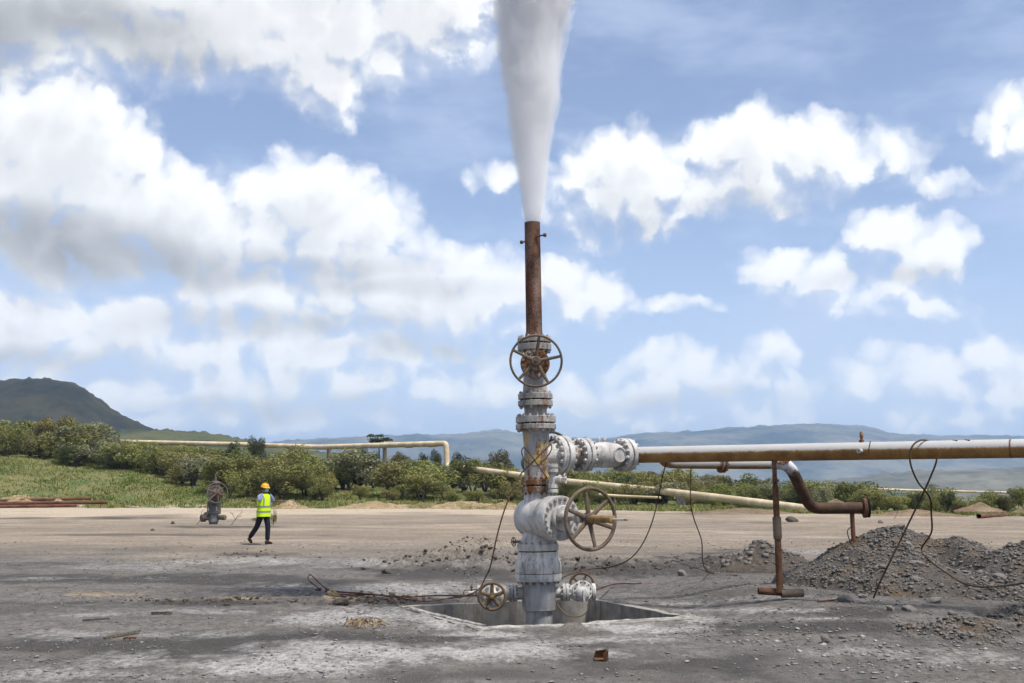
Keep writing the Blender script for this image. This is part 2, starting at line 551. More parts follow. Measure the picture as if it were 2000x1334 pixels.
def height(X, Y):
    X = np.asarray(X, float); Y = np.asarray(Y, float)
    h = height_big(X, Y)
    near = 1 - sstep(np.hypot(X, Y), 60, 110)
    h += near * ((fbm(X / 3.5, Y / 2.2, 5, 0.5, 1) - 0.5) * 0.06 + (fbm(X * 2.2, Y * 2.2, 3, 0.5, 2) - 0.5) * 0.022)
    # old wheel ruts
    for k, (a, b, wdt, dpt) in enumerate([(17.6, 0.05, 0.22, 0.035), (19.4, 0.03, 0.25, 0.03), (21.5, 0.06, 0.3, 0.04), (26, 0.02, 0.35, 0.04), (33, -0.03, 0.5, 0.05), (40, 0.04, 0.5, 0.05), (52.8, 0.0, 0.5, 0.06)]):
        c = a + b * X + 0.6 * (fbm(X / 4, X * 0 + k, 3, 0.5, 9) - 0.5)
        h -= dpt * np.exp(-((Y - c) / wdt) ** 2) * sstep(fbm(X / 3, X * 0 + k * 3.3, 3, 0.5, 4), 0.35, 0.6)
    # turned earth: broken low ridges beyond the well
    for (px, py, rx, ry, hh) in [(870, 1098, 150, 16, 0.16), (980, 1105, 120, 14, 0.15), (1180, 1112, 110, 14, 0.17), (940, 1066, 60, 6, 0.18), (640, 1176, 110, 7, 0.06), (440, 1172, 160, 5, 0.04), (500, 1082, 60, 4, 0.10), (300, 1100, 90, 4, 0.05), (1440, 1098, 90, 12, 0.10)]:
        qx, qy = proj(X, Y, X * 0)
        d = ((qx - px) / rx) ** 2 + ((qy - py) / ry) ** 2
        n = fbm(X * 3.2, Y * 3.2, 4, 0.62, 21)
        h += hh * np.exp(-d * 1.3) * np.clip((n - 0.36) * 4.5, 0, 1.6) * (Y > 5)
    # a hole dug at the foot of the gravel
    hx, hy = 6.1, 13.45
    h -= 0.42 * np.exp(-(((X - hx) / 0.62) ** 2 + ((Y - hy) / 0.40) ** 2) ** 4)
    return h

def make_ground():
    # rings that start on the pit's edge and widen to the horizon
    per = 170
    loc = []
    for s in range(4):
        a = [(1, -1), (1, 1), (-1, 1), (-1, -1)][s]; b = [(1, 1), (-1, 1), (-1, -1), (1, -1)][s]
        for k in range(per):
            t = k / per
            loc.append(((a[0] * (1 - t) + b[0] * t) * PIT_HU, (a[1] * (1 - t) + b[1] * t) * PIT_HW))
    loc = np.array(loc)
    base = loc[:, :1] * np.array([[PIT_U.x, PIT_U.y]]) + loc[:, 1:] * np.array([[PIT_W.x, PIT_W.y]])
    rb = np.hypot(base[:, 0], base[:, 1]); dirs = base / rb[:, None]
    offs = [0.0]
    while offs[-1] < 8300:
        o = offs[-1]
        offs.append(o + (0.034 if o < 5 else 0.034 + (o - 5) * 0.021))
    offs = np.array(offs); n = len(loc)
    X = PIT_C.x + dirs[None, :, 0] * (rb[None, :] + offs[:, None])
    Y = PIT_C.y + dirs[None, :, 1] * (rb[None, :] + offs[:, None])
    Z = height(X, Y)
    # the lip of the pit is level concrete under a skin of mud
    k = np.exp(-(offs / 0.16) ** 2)[:, None]
    Z = Z * (1 - k) + k * 0.005
    Z += 0.035 * np.exp(-((offs[:, None] - 0.30) / 0.16) ** 2) * (fbm(X * 1.7, Y * 1.7, 3, 0.5, 31) - 0.35)
    Z += 0.055 * np.exp(-((offs[:, None] - 0.15) / 0.075) ** 2) * np.clip((fbm(X * 2.6, Y * 2.6, 4, 0.6, 33) - 0.42) * 3.2, 0, 1)
    V = np.stack([X, Y, Z], -1).reshape(-1, 3)
    m = len(offs)
    i = np.arange(m - 1)[:, None] * n; j = np.arange(n)[None, :]; j2 = (j + 1) % n
    F = np.stack([i + j, i + n + j, i + n + j2, i + j2], -1).reshape(-1, 4)
    me = mesh_np('ground', V, F)
    x, y, z = V[:, 0], V[:, 1], V[:, 2]
    px, py = proj(x, y, z)
    front = (y > 4) & (np.hypot(x, y) < 400)
    def spots(lst, seed):
        s = np.zeros(len(x))
        n1 = fbm(x * 0.9, y * 0.55, 5, 0.6, seed); n2 = fbm(x * 4, y * 2.4, 4, 0.6, seed + 1)
        for (a, b, rx, ry, st) in lst:
            d = np.sqrt(((px - a) / rx) ** 2 + ((py - b) / ry) ** 2)
            s = np.maximum(s, st * np.clip(1.25 - d + (n1 - 0.5) * 2.0 + (n2 - 0.5) * 1.1, 0, 1))
        return s * front
    crust = spots([(830, 1276, 390, 26, 1), (520, 1300, 330, 28, .95), (230, 1318, 300, 14, .6), (640, 1205, 150, 20, .8), (890, 1213, 70, 16, 1),
                   (700, 1150, 250, 12, .75), (560, 1098, 300, 12, .65), (250, 1108, 300, 8, .55), (300, 1240, 260, 9, .55), (200, 1200, 200, 6, .6), (420, 1195, 260, 6, .55),
                   (1000, 1240, 120, 9, 1), (1220, 1226, 120, 9, 1), (1360, 1207, 60, 9, .9), (1300, 1180, 120, 7, .6), (1480, 1192, 180, 8, .8), (1500, 1170, 140, 6, .5),
                   (1600, 1208, 90, 3, .9), (1880, 1088, 190, 14, .75), (1600, 1078, 130, 8, .6), (1900, 1290, 180, 22, .55), (1700, 1275, 190, 12, .45), (1200, 1250, 160, 10, .7),
                   (640, 1062, 260, 6, .4), (1380, 1050, 200, 10, .3), (100, 1130, 200, 4, .5)], 41)
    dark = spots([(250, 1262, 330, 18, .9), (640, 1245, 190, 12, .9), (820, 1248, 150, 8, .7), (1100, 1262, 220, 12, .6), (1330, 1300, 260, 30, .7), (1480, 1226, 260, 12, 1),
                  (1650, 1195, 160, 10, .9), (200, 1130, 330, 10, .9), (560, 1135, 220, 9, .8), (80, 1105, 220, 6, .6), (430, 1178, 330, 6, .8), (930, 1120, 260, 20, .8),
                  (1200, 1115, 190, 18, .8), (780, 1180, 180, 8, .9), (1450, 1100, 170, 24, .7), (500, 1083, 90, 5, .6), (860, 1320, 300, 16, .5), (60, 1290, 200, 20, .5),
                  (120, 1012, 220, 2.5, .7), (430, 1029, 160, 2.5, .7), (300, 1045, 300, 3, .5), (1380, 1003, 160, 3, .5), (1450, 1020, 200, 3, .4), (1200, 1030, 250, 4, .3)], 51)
    ochre = spots([(480, 1168, 190, 5, .9), (180, 1160, 110, 5, .7), (660, 1166, 60, 8, .9), (560, 1290, 180, 10, .35), (750, 1072, 90, 3, .5), (1430, 1170, 60, 5, .5), (1200, 1150, 60, 4, .3)], 61)
    yy = py + (fbm(x / 2.5, y / 5, 4, 0.55, 71) - 0.5) * 46
    tan = sstep(yy, 1112, 1046) * front  # grey and tan soil, with the foreground's cloud shade put into the colour
    u = np.clip(x / np.maximum(y, 25), -0.9, 0.9)
    bankd = y - edge_y(u) + (fbm(x / 3.5, y / 6, 4, 0.6, 81) - 0.5) * 16
    bank = sstep(bankd, -2, 3)
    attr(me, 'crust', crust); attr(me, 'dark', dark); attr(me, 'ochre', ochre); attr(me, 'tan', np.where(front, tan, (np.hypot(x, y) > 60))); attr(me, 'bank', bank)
    attr(me, 'cream', sstep(y + (fbm(x / 5, y / 9, 4, 0.6, 85) - 0.5) * 60, 52, 84) * (1 - bank * 0.5) * (0.55 + 0.45 * sstep(-x, -20, 12)))

    mt, q = material('ground_soil', 0.95, 0.15)
    geo = q.new('ShaderNodeNewGeometry').outputs['Position']
    A = lambda nme: q.new('ShaderNodeAttribute', attribute_name=nme).outputs['Fac']
    fl = q.vm('MULTIPLY', geo, (1.0, 0.55, 1.0))
    n1 = q.noise(fl, 0.8, 6, 0.62); n2 = q.noise(fl, 6.0, 6, 0.7); n3 = q.noise(q.vm('MULTIPLY', geo, (1, .6, 1)), 16, 5, 0.72); n4 = q.noise(geo, 70, 3, 0.65)
    nst = q.noise(q.vm('MULTIPLY', q.vm('ADD', geo, q.vm('SCALE', q.noise(geo, 0.25, 3, 0.6, out='Color'), scale=3.0)), (0.20, 0.50, 1)), 1.0, 6, 0.65)
    grit = q.m('ADD', q.m('MULTIPLY', n3, 0.6), q.m('MULTIPLY', n4, 0.4))
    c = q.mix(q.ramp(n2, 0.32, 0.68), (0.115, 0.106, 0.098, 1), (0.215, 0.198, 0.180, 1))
    c = q.mix(q.ramp(n1, 0.45, 0.7, 0, 0.6), c, (0.16, 0.135, 0.11, 1))
    tanc = q.mix(q.ramp(n2, 0.3, 0.7), (0.25, 0.195, 0.145, 1), (0.40, 0.33, 0.25, 1))
    tanc = q.mix(q.ramp(n1, 0.4, 0.75, 0, 0.5), tanc, (0.30, 0.24, 0.18, 1))
    tanc = q.mix(q.ramp(nst, 0.42, 0.62, 0.0, 0.65), tanc, (0.20, 0.165, 0.13, 1))
    tanc = q.mix(q.ramp(nst, 0.46, 0.34, 0.0, 0.5), tanc, (0.47, 0.40, 0.31, 1))
    c = q.mix(q.ramp(nst, 0.44, 0.66, 0.0, 0.5), c, (0.05, 0.047, 0.045, 1))
    tanc = q.mix(q.m('MULTIPLY', A('cream'), q.ramp(n2, 0.25, 0.6, 0.45, 1.0)), tanc, (0.56, 0.46, 0.34, 1))
    c = q.mix(A('tan'), c, tanc)
    br = q.m('MULTIPLY_ADD', n2, 1.1, q.m('MULTIPLY_ADD', n3, 1.0, -1.05))
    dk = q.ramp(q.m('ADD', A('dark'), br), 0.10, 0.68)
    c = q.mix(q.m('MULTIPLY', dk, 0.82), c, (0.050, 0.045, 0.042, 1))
    oc = q.ramp(q.m('ADD', A('ochre'), br), 0.25, 0.8)
    c = q.mix(q.m('MULTIPLY', oc, 0.75), c, (0.36, 0.27, 0.15, 1))
    cr = q.ramp(q.m('ADD', A('crust'), br), 0.10, 1.15)
    c = q.mix(q.m('MULTIPLY', cr, 0.78), c, q.mix(n2, (0.32, 0.31, 0.30, 1), (0.56, 0.54, 0.51, 1)))
    # the bank: dry grass over ochre earth
    nb = q.noise(q.vm('MULTIPLY', geo, (0.35, 0.2, 0.35)), 1.0, 5, 0.6)
    bk = q.mix(q.ramp(nb, 0.36, 0.62), (0.095, 0.135, 0.034, 1), (0.22, 0.195, 0.08, 1))
    bk = q.mix(q.ramp(n2, 0.45, 0.75, 0, 0.6), bk, (0.12, 0.14, 0.05, 1))
    bkn = q.ramp(q.m('MULTIPLY_ADD', n2, 0.8, q.m('SUBTRACT', A('bank'), 0.4)), 0.35, 0.6)
    c = q.mix(bkn, c, bk)
    c = q.mix(q.ramp(grit, 0.40, 0.56, 0.8, 0.0), c, q.mix(0.65, c, (0.02, 0.02, 0.02, 1)))
    c = q.mix(q.ramp(n4, 0.60, 0.70, 0.0, 0.55), c, (0.42, 0.40, 0.375, 1))
    q.put(q.b.inputs['Base Color'], c)
    q.put(q.b.inputs['Roughness'], q.m('MULTIPLY_ADD', dk, -0.08, 0.95))
    bump(q, q.m('ADD', q.m('MULTIPLY', n2, 1.0), q.m('ADD', q.m('MULTIPLY', n3, 0.5), q.m('MULTIPLY', n4, 0.3))), 0.7, 0.03)
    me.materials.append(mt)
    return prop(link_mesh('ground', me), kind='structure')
ground = make_ground()

# ---- the concrete cellar
concrete = plain('old_concrete', (0.33, 0.31, 0.285, 1), 0.93, 0.3, 5.0)
def cellar_material():
    m, q = material('cellar_concrete', 0.93, 0.2)
    geo = q.new('ShaderNodeNewGeometry').outputs['Position']
    run = q.noise(q.vm('MULTIPLY', geo, (7, 7, 0.8)), 1.0, 5, 0.65)
    n = q.noise(geo, 4.0, 6, 0.65); f = q.noise(geo, 70, 3, 0.7)
    c = q.mix(q.ramp(n, 0.3, 0.7), (0.24, 0.22, 0.195, 1), (0.40, 0.375, 0.335, 1))
    c = q.mix(q.ramp(run, 0.45, 0.7, 0, 0.65), c, (0.12, 0.095, 0.065, 1))
    c = q.mix(q.ramp(f, 0.3, 0.5, 0.35, 0), c, (0.05, 0.05, 0.05, 1))
    q.put(q.b.inputs['Base Color'], c); bump(q, q.m('ADD', n, f), 0.5, 0.012)
    return m
M_cellar = cellar_material()

def make_cellar():
    root = empty('well_cellar', PIT_C, label='square concrete cellar pit sunk in the ground round the wellhead', cat='pit')
    Mloc = Matrix((( PIT_U.x, PIT_W.x, 0, 0), (PIT_U.y, PIT_W.y, 0, 0), (0, 0, 1, 0), (0, 0, 0, 1)))
    th = 0.14
    hu, hw = PIT_HU, PIT_HW
    def slab(name, x0, x1, y0, y1, z0, z1):
        """wall with a worn, uneven top"""
        b = MB(); nx = max(2, int((x1 - x0) / 0.06)); ny = max(2, int((y1 - y0) / 0.06)); nz = 2
        vs = {}; V = []; F = []
        def vid(i, j, top):
            key = (i, j, top)
            if key not in vs:
                x = x0 + (x1 - x0) * i / nx; y = y0 + (y1 - y0) * j / ny
                z = z1 if top else z0
                if top:
                    d = mnoise.noise(Vector((x * 3.1, y * 3.1, 4.0))) * 0.010 + mnoise.noise(Vector((x * 12, y * 12, 1))) * 0.006
                    z += d
                    x += mnoise.noise(Vector((x * 5, y * 5, 9))) * 0.012; y += mnoise.noise(Vector((x * 5, y * 5, 19))) * 0.012
                vs[key] = len(V); V.append((x, y, z))
            return vs[key]
        for i in range(nx):
            for j in range(ny):
                F.append([vid(i, j, 1), vid(i + 1, j, 1), vid(i + 1, j + 1, 1), vid(i, j + 1, 1)])
        for i in range(nx):
            F.append([vid(i, 0, 0), vid(i + 1, 0, 0), vid(i + 1, 0, 1), vid(i, 0, 1)])
            F.append([vid(i + 1, ny, 0), vid(i, ny, 0), vid(i, ny, 1), vid(i + 1, ny, 1)])
        for j in range(ny):
            F.append([vid(0, j + 1, 0), vid(0, j, 0), vid(0, j, 1), vid(0, j + 1, 1)])
            F.append([vid(nx, j, 0), vid(nx, j + 1, 0), vid(nx, j + 1, 1), vid(nx, j, 1)])
        b.add(V, F, Mloc)
        return b.build(name, M_cellar, root, angle=50)
    t0 = 0.022
    slab('cellar_wall', -hu - th, hu + th, -hw - th, -hw, -PIT_D, t0)
    slab('cellar_wall', -hu - th, hu + th, hw, hw + th, -PIT_D, t0)
    slab('cellar_wall', -hu - th, -hu, -hw + 0.002, hw - 0.002, -PIT_D, t0 - 0.003)
    slab('cellar_wall', hu, hu + th, -hw + 0.002, hw - 0.002, -PIT_D, t0 - 0.003)
    MB().box(2 * hu + 2 * th, 2 * hw + 2 * th, 0.1, Mloc @ Matrix.Translation((0, 0, -PIT_D - 0.05))).build('cellar_floor', M_cellar, root)
    # broken mud and cement slopped over the near lip
    def spill(a, b, wd, seed):
        rnd = random.Random(seed); V, F = [], []
        n = 40; k = 8
        for i in range(n + 1):
            t = i / n; p = a.lerp(b, t)
            ww = wd * (0.55 + 0.9 * abs(mnoise.noise(Vector((t * 6 + seed, 0, 0))))) * min(1, 6 * t + .15, 6 * (1 - t) + .15)
            for j in range(k + 1):
                s = j / k - 0.42
                nrm = Vector((-(b - a).y, (b - a).x, 0)).normalized()
                q = p + nrm * (-s) * ww * 2 + Vector((0, 0, 0))
                e = 1 - (2 * j / k - 1) ** 2
                z = 0.020 + 0.022 * e + 0.012 * mnoise.noise(q * 9)
                if j in (0, k): z = -0.02
                V.append((q.x - PIT_C.x, q.y - PIT_C.y, z))
        for i in range(n):
            for j in range(k):
                F.append([i * (k + 1) + j, (i + 1) * (k + 1) + j, (i + 1) * (k + 1) + j + 1, i * (k + 1) + j + 1])
        MB().add(V, F).build('cement_spill', M_crust, root)
    spill(gnd(930, 1231), gnd(1190, 1222), 0.07, 3)
    spill(gnd(1150, 1221), gnd(1350, 1209), 0.05, 5)
    spill(gnd(800, 1192), gnd(950, 1228), 0.06, 8)
    return root
def crust_material():
    m, q = material('mineral_crust', 0.95, 0.15)
    geo = q.new('ShaderNodeNewGeometry').outputs['Position']
    n = q.noise(geo, 5, 6, 0.7); f = q.noise(geo, 55, 4, 0.7)
    c = q.mix(q.ramp(n, 0.35, 0.65), (0.22, 0.2, 0.18, 1), (0.50, 0.48, 0.45, 1))
    c = q.mix(q.ramp(f, 0.32, 0.52, 0.6, 0), c, (0.07, 0.065, 0.06, 1))
    q.put(q.b.inputs['Base Color'], c); bump(q, q.m('ADD', n, f), 0.6, 0.015)
    return m
M_crust = crust_material()
make_cellar()

# ---- hills
def hill_material(name, a, b, rock=(0.10, 0.085, 0.07, 1), scale=0.02):
    m, q = material(name, 0.95, 0.1)
    geo = q.new('ShaderNodeNewGeometry').outputs['Position']
    n1 = q.noise(geo, scale, 6, 0.6); n2 = q.noise(geo, scale * 9, 5, 0.7)
    c = q.mix(q.ramp(q.m('MULTIPLY_ADD', n2, 0.5, n1), 0.55, 0.95), a, b)
    c = q.mix(q.ramp(n2, 0.62, 0.75, 0, 0.5), c, rock)
    q.put(q.b.inputs['Base Color'], c)
    bump(q, n2, 0.8, 1.2 / (scale * 9) * 0.12)
    return m

def make_hill(name, prof, yc, wn, wf, mat, px0, px1, n=260, m=70, rough=0.06, seed=0, base=-60, foot=None, tree=0.0, tsc=6.0):
    """a ridge whose skyline follows prof (photo directions), standing yc metres away"""
    px = np.linspace(px0, px1, n)
    P = np.array(prof, float)
    sk = np.interp(px, P[:, 0], P[:, 1])
    us = (px - 1000) / FOC
    # height of the skyline above the eye at distance yc, allowing for the camera's tilt
    vs = (667 - sk) / FOC
    tz = (_sp + vs * _cp) / (_cp - vs * _sp); tx = us / (_cp - vs * _sp)
    top = CAM_H + tz * yc
    t = np.linspace(-1, 1, m)
    Y = np.where(t < 0, yc + t * wn, yc + t * wf)[None, :] + 0 * px[:, None]
    X = tx[:, None] * (yc + (Y - yc) * 0.9)
    shape = np.where(t < 0, (1 + t) ** 1.25 * (1 - 0.25 * (1 + t) * 0), (1 - t) ** 1.3)
    shape = np.clip(shape, 0, 1)
    shape = np.where(t < 0, np.sin(np.clip(1 + t, 0, 1) * math.pi / 2) ** 1.15, np.cos(np.clip(t, 0, 1) * math.pi / 2))
    S = wn / 3.0
    g = fbm(X / S, Y / (S * 2.2), 6, 0.55, seed) - 0.5
    ridge = np.abs(fbm(X / (S * 0.55), Y / (S * 1.8), 4, 0.55, seed + 3) - 0.5)
    hgt = (top - base)[:, None]
    Z = base + hgt * shape[None, :] * (1 + 0 * g)
    off = (np.abs(t)[None, :] ** 0.8)
    Z += hgt * off * shape[None, :] * (g * rough * 5 - ridge * rough * 4)
    if tree: Z += tree * (fbm(X / tsc, Y / tsc, 3, 0.6, seed + 9) ** 3) * 4 * (np.abs(t)[None, :] < 0.4)
    V = np.stack([X, Y, Z], -1).reshape(-1, 3)
    i = np.arange(n - 1)[:, None] * m; j = np.arange(m - 1)[None, :]
    F = np.stack([i + j, i + m + j, i + m + j + 1, i + j + 1], -1).reshape(-1, 4)
    me = mesh_np(name, V, F, mat)
    return prop(link_mesh(name, me), kind='structure')

M_dark_hill = hill_material('dark_bush_hill', (0.010, 0.012, 0.008, 1), (0.052, 0.046, 0.024, 1), (0.012, 0.014, 0.008, 1), 0.012)
M_green_hill = hill_material('green_hill', (0.035, 0.045, 0.02, 1), (0.10, 0.105, 0.045, 1), (0.05, 0.05, 0.03, 1), 0.015)
M_far_hill = hill_material('far_hill', (0.015, 0.022, 0.015, 1), (0.20, 0.18, 0.12, 1), (0.015, 0.02, 0.015, 1), 0.003)
make_hill('hill', [(-700, 860), (-400, 810), (-200, 775), (-60, 757), (0, 747), (40, 742), (80, 740), (130, 745), (160, 757), (185, 776), (215, 800), (250, 820), (290, 836), (312, 846), (360, 880), (420, 920)], 1250, 330, 500, M_dark_hill, -700, 420, seed=2, base=-40, rough=0.10, tree=1.4, tsc=9.0)
make_hill('foothill', [(-300, 900), (60, 870), (160, 852), (240, 842), (330, 843), (400, 847), (450, 856), (500, 868), (560, 880), (640, 888), (720, 900), (800, 930)], 900, 300, 250, M_green_hill, -300, 800, seed=5, base=-40, rough=0.05, tree=1.2)
make_hill('far_range', [(-300, 905), (300, 880), (480, 872), (560, 863), (620, 858), (740, 853), (860, 851), (900, 849), (930, 845), (960, 842), (990, 843), (1020, 850), (1060, 856), (1180, 857), (1250, 847), (1300, 846), (1400, 842), (1480, 838), (1560, 832), (1620, 830), (1690, 834), (1720, 842), (1750, 851), (1800, 852), (1900, 851), (2000, 853), (2400, 846)], 6200, 2200, 1500, M_far_hill, -300, 2400, n=420, m=100, seed=8, base=-120, rough=0.075, tree=5.0, tsc=50.0)
make_hill('mid_hill', [(1380, 975), (1500, 958), (1600, 945), (1700, 931), (1800, 923), (1900, 918), (2000, 914), (2200, 905), (2500, 890)], 2400, 900, 700, M_far_hill, 1380, 2500, n=300, m=120, seed=13, base=-80, rough=0.09, tree=3.0, tsc=40.0)

# ================================================================ the wellhead
M_grey = painted_steel('weathered_grey_paint', (0.29, 0.27, 0.245, 1), rust=0.36, grime=0.6)
M_pale = painted_steel('pale_grey_paint', (0.435, 0.415, 0.39, 1), rust=0.26, grime=0.6)
M_white = painted_steel('chalky_white_paint', (0.49, 0.465, 0.43, 1), rust=0.33, grime=0.75)
M_tee = painted_steel('flaking_yellow_paint', (0.30, 0.295, 0.29, 1), rust=0.50, grime=0.7, yellow=0.9)
M_rflange = painted_steel('rusted_flange_paint', (0.36, 0.31, 0.26, 1), rust=0.72, grime=0.8)
M_bluegrey = painted_steel('dull_blue_grey_paint', (0.285, 0.275, 0.268, 1), rust=0.18, grime=0.45)
M_vent = rusty_steel('rusted_vent_steel', (0.034, 0.017, 0.012, 1), (0.165, 0.074, 0.042, 1), speck=0.42, speckc=(0.27, 0.21, 0.17, 1))
M_rust = rusty_steel('brown_rust')
M_wheel = rusty_steel('brown_wheel_paint', (0.085, 0.062, 0.045, 1), (0.19, 0.145, 0.105, 1))
M_wheel2 = rusty_steel('ochre_wheel_paint', (0.085, 0.055, 0.032, 1), (0.185, 0.125, 0.07, 1))
M_ochre = painted_steel('ochre_sleeve_paint', (0.25, 0.155, 0.045, 1), rust=0.6, grime=0.6)
M_bolt = painted_steel('grey_bolt_paint', (0.36, 0.35, 0.33, 1), rust=0.42, grime=0.6)
M_rbolt = painted_steel('rusty_bolt_paint', (0.42, 0.36, 0.30, 1), rust=0.75, grime=0.5)
M_black = plain('dark_gap', (0.012, 0.011, 0.01, 1), 0.9)

YW = PIT_C.y
_A = at(1053.5, 1222, YW); _B = at(1039.5, 435, YW)
_ax = (_B - _A).normalized()
_O = _A + _ax * ((0.0 - _A.z) / _ax.z)
WELL_M = axis_mtx(_O, _ax, (1, 0, 0))
WELL_I = WELL_M.inverted()
def mpp(py):
    p = at(1045, py, YW)
    return (p.y * _cp + (p.z - CAM_H) * _sp) / FOC
def xc(py): return 1053.5 + (435 - py) / (435 - 1222) * 0 + (py - 1222) / (435 - 1222) * (1039.5 - 1053.5)
def zl(py): return (WELL_I @ at(xc(py), py, YW)).z
def LP(px, py, dy=0.0): return WELL_I @ at(px, py, YW + dy)
def rm(hw, py): return hw * mpp(py)

well = empty('geothermal_wellhead', _O, WELL_M.to_quaternion(),
             'tall weathered grey wellhead of stacked valves and flanges rising from the concrete pit', 'wellhead')

def bolt_mesh(name, half, rb, mat, tip=0.010):
    """stud with a hex nut at either end, along z"""
    b = MB(); h = rb * 1.1; H = half + h
    b.lathe([(rb * .55, -H - tip), (rb * .55, -H), (rb, -H), (rb, -half), (rb * .5, -half), (rb * .5, half), (rb, half), (rb, H), (rb * .55, H), (rb * .55, H + tip)], 6)
    return b.mesh(name, mat, angle=30)

def bolts_on(parent, M, rc, n, half, rb, mat, phase=0.0, name='bolt'):
    me = bolt_mesh(name, half, rb, mat)
    for i in range(n):
        a = 2 * math.pi * (i + phase) / n
        link_mesh(name, me, None, parent, M @ Matrix.Translation((rc * math.cos(a), rc * math.sin(a), 0)) @ Matrix.Rotation(a + i * 0.7, 4, 'Z'))

def flange_pair(parent, M, r, t_lo, t_hi, gap, nb, rb, mat, bmat, mat2=None, neck=None, name='flange'):
    """two bolted discs about the joint at M's origin"""
    bev = min(0.006, t_lo * 0.15)
    lo = MB().cyl(r, -gap / 2 - t_lo, -gap / 2, 48, bev=bev).build(name, mat, parent, M)
    hi = MB().cyl(r * 0.995, gap / 2, gap / 2 + t_hi, 48, bev=bev).build(name, mat2 or mat, parent, M)
    MB().cyl(r * 0.72, -gap / 2 - 0.002, gap / 2 + 0.002, 32).build('gasket', M_black, parent, M)
    off = (t_hi - t_lo) / 2
    bolts_on(hi, Matrix.Translation((0, 0, off)), r * 0.86, nb, (t_lo + t_hi + gap) / 2, rb, bmat, random.random())
    return hi

def handwheel(parent, M, r, tr, ns, phase, mat, hub_r, hub_l, dish=0.03, spoke_w=0.03, flat=0.55):
    """rim, spokes and hub; M's z points at whoever turns it"""
    w = MB().torus(r - tr, tr, n=56, m=10).build('handwheel', mat, parent, M)
    MB().cyl(hub_r, -dish - hub_l * 0.5, -dish + hub_l * 0.5, 20, bev=hub_r * 0.12).build('hub', mat, w)
    for i in range(ns):
        a = phase + 2 * math.pi * i / ns
        u = Vector((math.cos(a), math.sin(a), 0))
        p0 = u * hub_r * 0.8 + Vector((0, 0, -dish)); p1 = u * (r - tr)
        Mx = axis_mtx(p0, p1 - p0, (0, 0, 1))
        L = (p1 - p0).length
        b = MB(); n = 12; vs = []
        for k, (z, wd) in enumerate(((0, spoke_w * 1.25), (L * 0.5, spoke_w), (L, spoke_w * 0.85))):
            for j in range(n):
                t = 2 * math.pi * j / n
                vs.append((wd * flat * 0.5 * math.cos(t), wd * 0.5 * math.sin(t) , z))
        fs = [[k * n + j, k * n + (j + 1) % n, (k + 1) * n + (j + 1) % n, (k + 1) * n + j] for k in range(2) for j in range(n)]
        b.add(vs, fs, Mx).build('spoke', mat, w)
    return w

random.seed(4)
T = Matrix.Translation
def Z(py): return T((0, 0, zl(py)))

# casing, lower spool
MB().lathe([(rm(26, 1200), -PIT_D + 0.01), (rm(26, 1200), zl(1191))], 48).build('casing', M_bluegrey, well)
MB().lathe([(rm(28, 1188), zl(1192)), (rm(31.5, 1186), zl(1190.5)), (rm(31.5, 1186), zl(1185)), (rm(33, 1183), zl(1181)), (rm(33, 1160), zl(1136))], 56).build('casing_spool', M_bluegrey, well)
# bottom flange (its bolts face down) and the adapter above it
f = MB().lathe([(rm(44.3, 1132), zl(1134)), (rm(45, 1132), zl(1132.8)), (rm(45, 1120), zl(1120.5)), (rm(44.3, 1120), zl(1119.5))], 64).build('spool_flange', M_pale, well)
bolts_on(f, T((0, 0, (zl(1134) + zl(1126)) / 2)), rm(39, 1130), 18, (zl(1126) - zl(1134)) / 2 + 0.002, rm(3.4, 1130), M_bolt, 0.3)
MB().cyl(rm(43, 1119), zl(1119.6), zl(1118.4), 48).build('gasket', M_black, well)
MB().lathe([(rm(44.5, 1118), zl(1118.4)), (rm(45, 1117), zl(1117)), (rm(45, 1108), zl(1104)), (rm(44.6, 1100), zl(1099)), (rm(43, 1096), zl(1094)), (rm(39.5, 1088), zl(1087)),
            (rm(39, 1080), zl(1082)), (rm(39, 1078), zl(1077))], 64).build('adapter_spool', M_white, well)
# master valve: bottom flange pair
fl = MB().lathe([(rm(39.5, 1072), zl(1075)), (rm(40.5, 1072), zl(1074)), (rm(40.5, 1066), zl(1063)), (rm(39.5, 1066), zl(1062))], 56).build('valve_flange', M_pale, well)
MB().cyl(rm(37, 1076), zl(1077.2), zl(1074.8), 40).build('gasket', M_black, well)
bolts_on(fl, T((0, 0, (zl(1062) + zl(1070)) / 2)), rm(35.5, 1064), 16, (zl(1062) - zl(1070)) / 2, rm(3.2, 1064), M_bolt, 0.1)
# master valve body: upright neck and a barrel that points at the bonnet
BA = R(32)
bd = Vector((math.sin(BA), -math.cos(BA), 0))
mv_c = LP(1051, 1011)
MVM = axis_mtx(mv_c, bd, (0, 0, 1))
MB().lathe([(rm(37, 1060), zl(1062.5)), (rm(34, 1056), zl(1057)), (rm(31, 1050), zl(1050)), (rm(28, 1035), zl(1040)), (rm(27, 1020), zl(1020)), (rm(27, 975), zl(985)), (rm(25.5, 970), zl(968)), (rm(26, 964), zl(961))], 48).build('valve_neck', M_pale, well)
bar = MB()
bar.lathe([(0.0, -0.335), (0.10, -0.33), (0.19, -0.295), (0.245, -0.22), (0.265, -0.12), (0.272, 0.0), (0.268, 0.12), (0.255, 0.2), (0.245, 0.26), (0.248, 0.30)], 64, MVM)
mv_body = bar.build('master_valve_body', M_pale, well)
bon = MB().lathe([(0.25, 0.295), (0.272, 0.30), (0.283, 0.315), (0.283, 0.44), (0.279, 0.452), (0.279, 0.456), (0.285, 0.460), (0.285, 0.53), (0.278, 0.545)], 64, MVM).build('valve_bonnet', M_pale, well)
bolts_on(bon, MVM @ T((0, 0, 0.535)), 0.245, 20, 0.008, 0.024, M_bolt, 0.25)
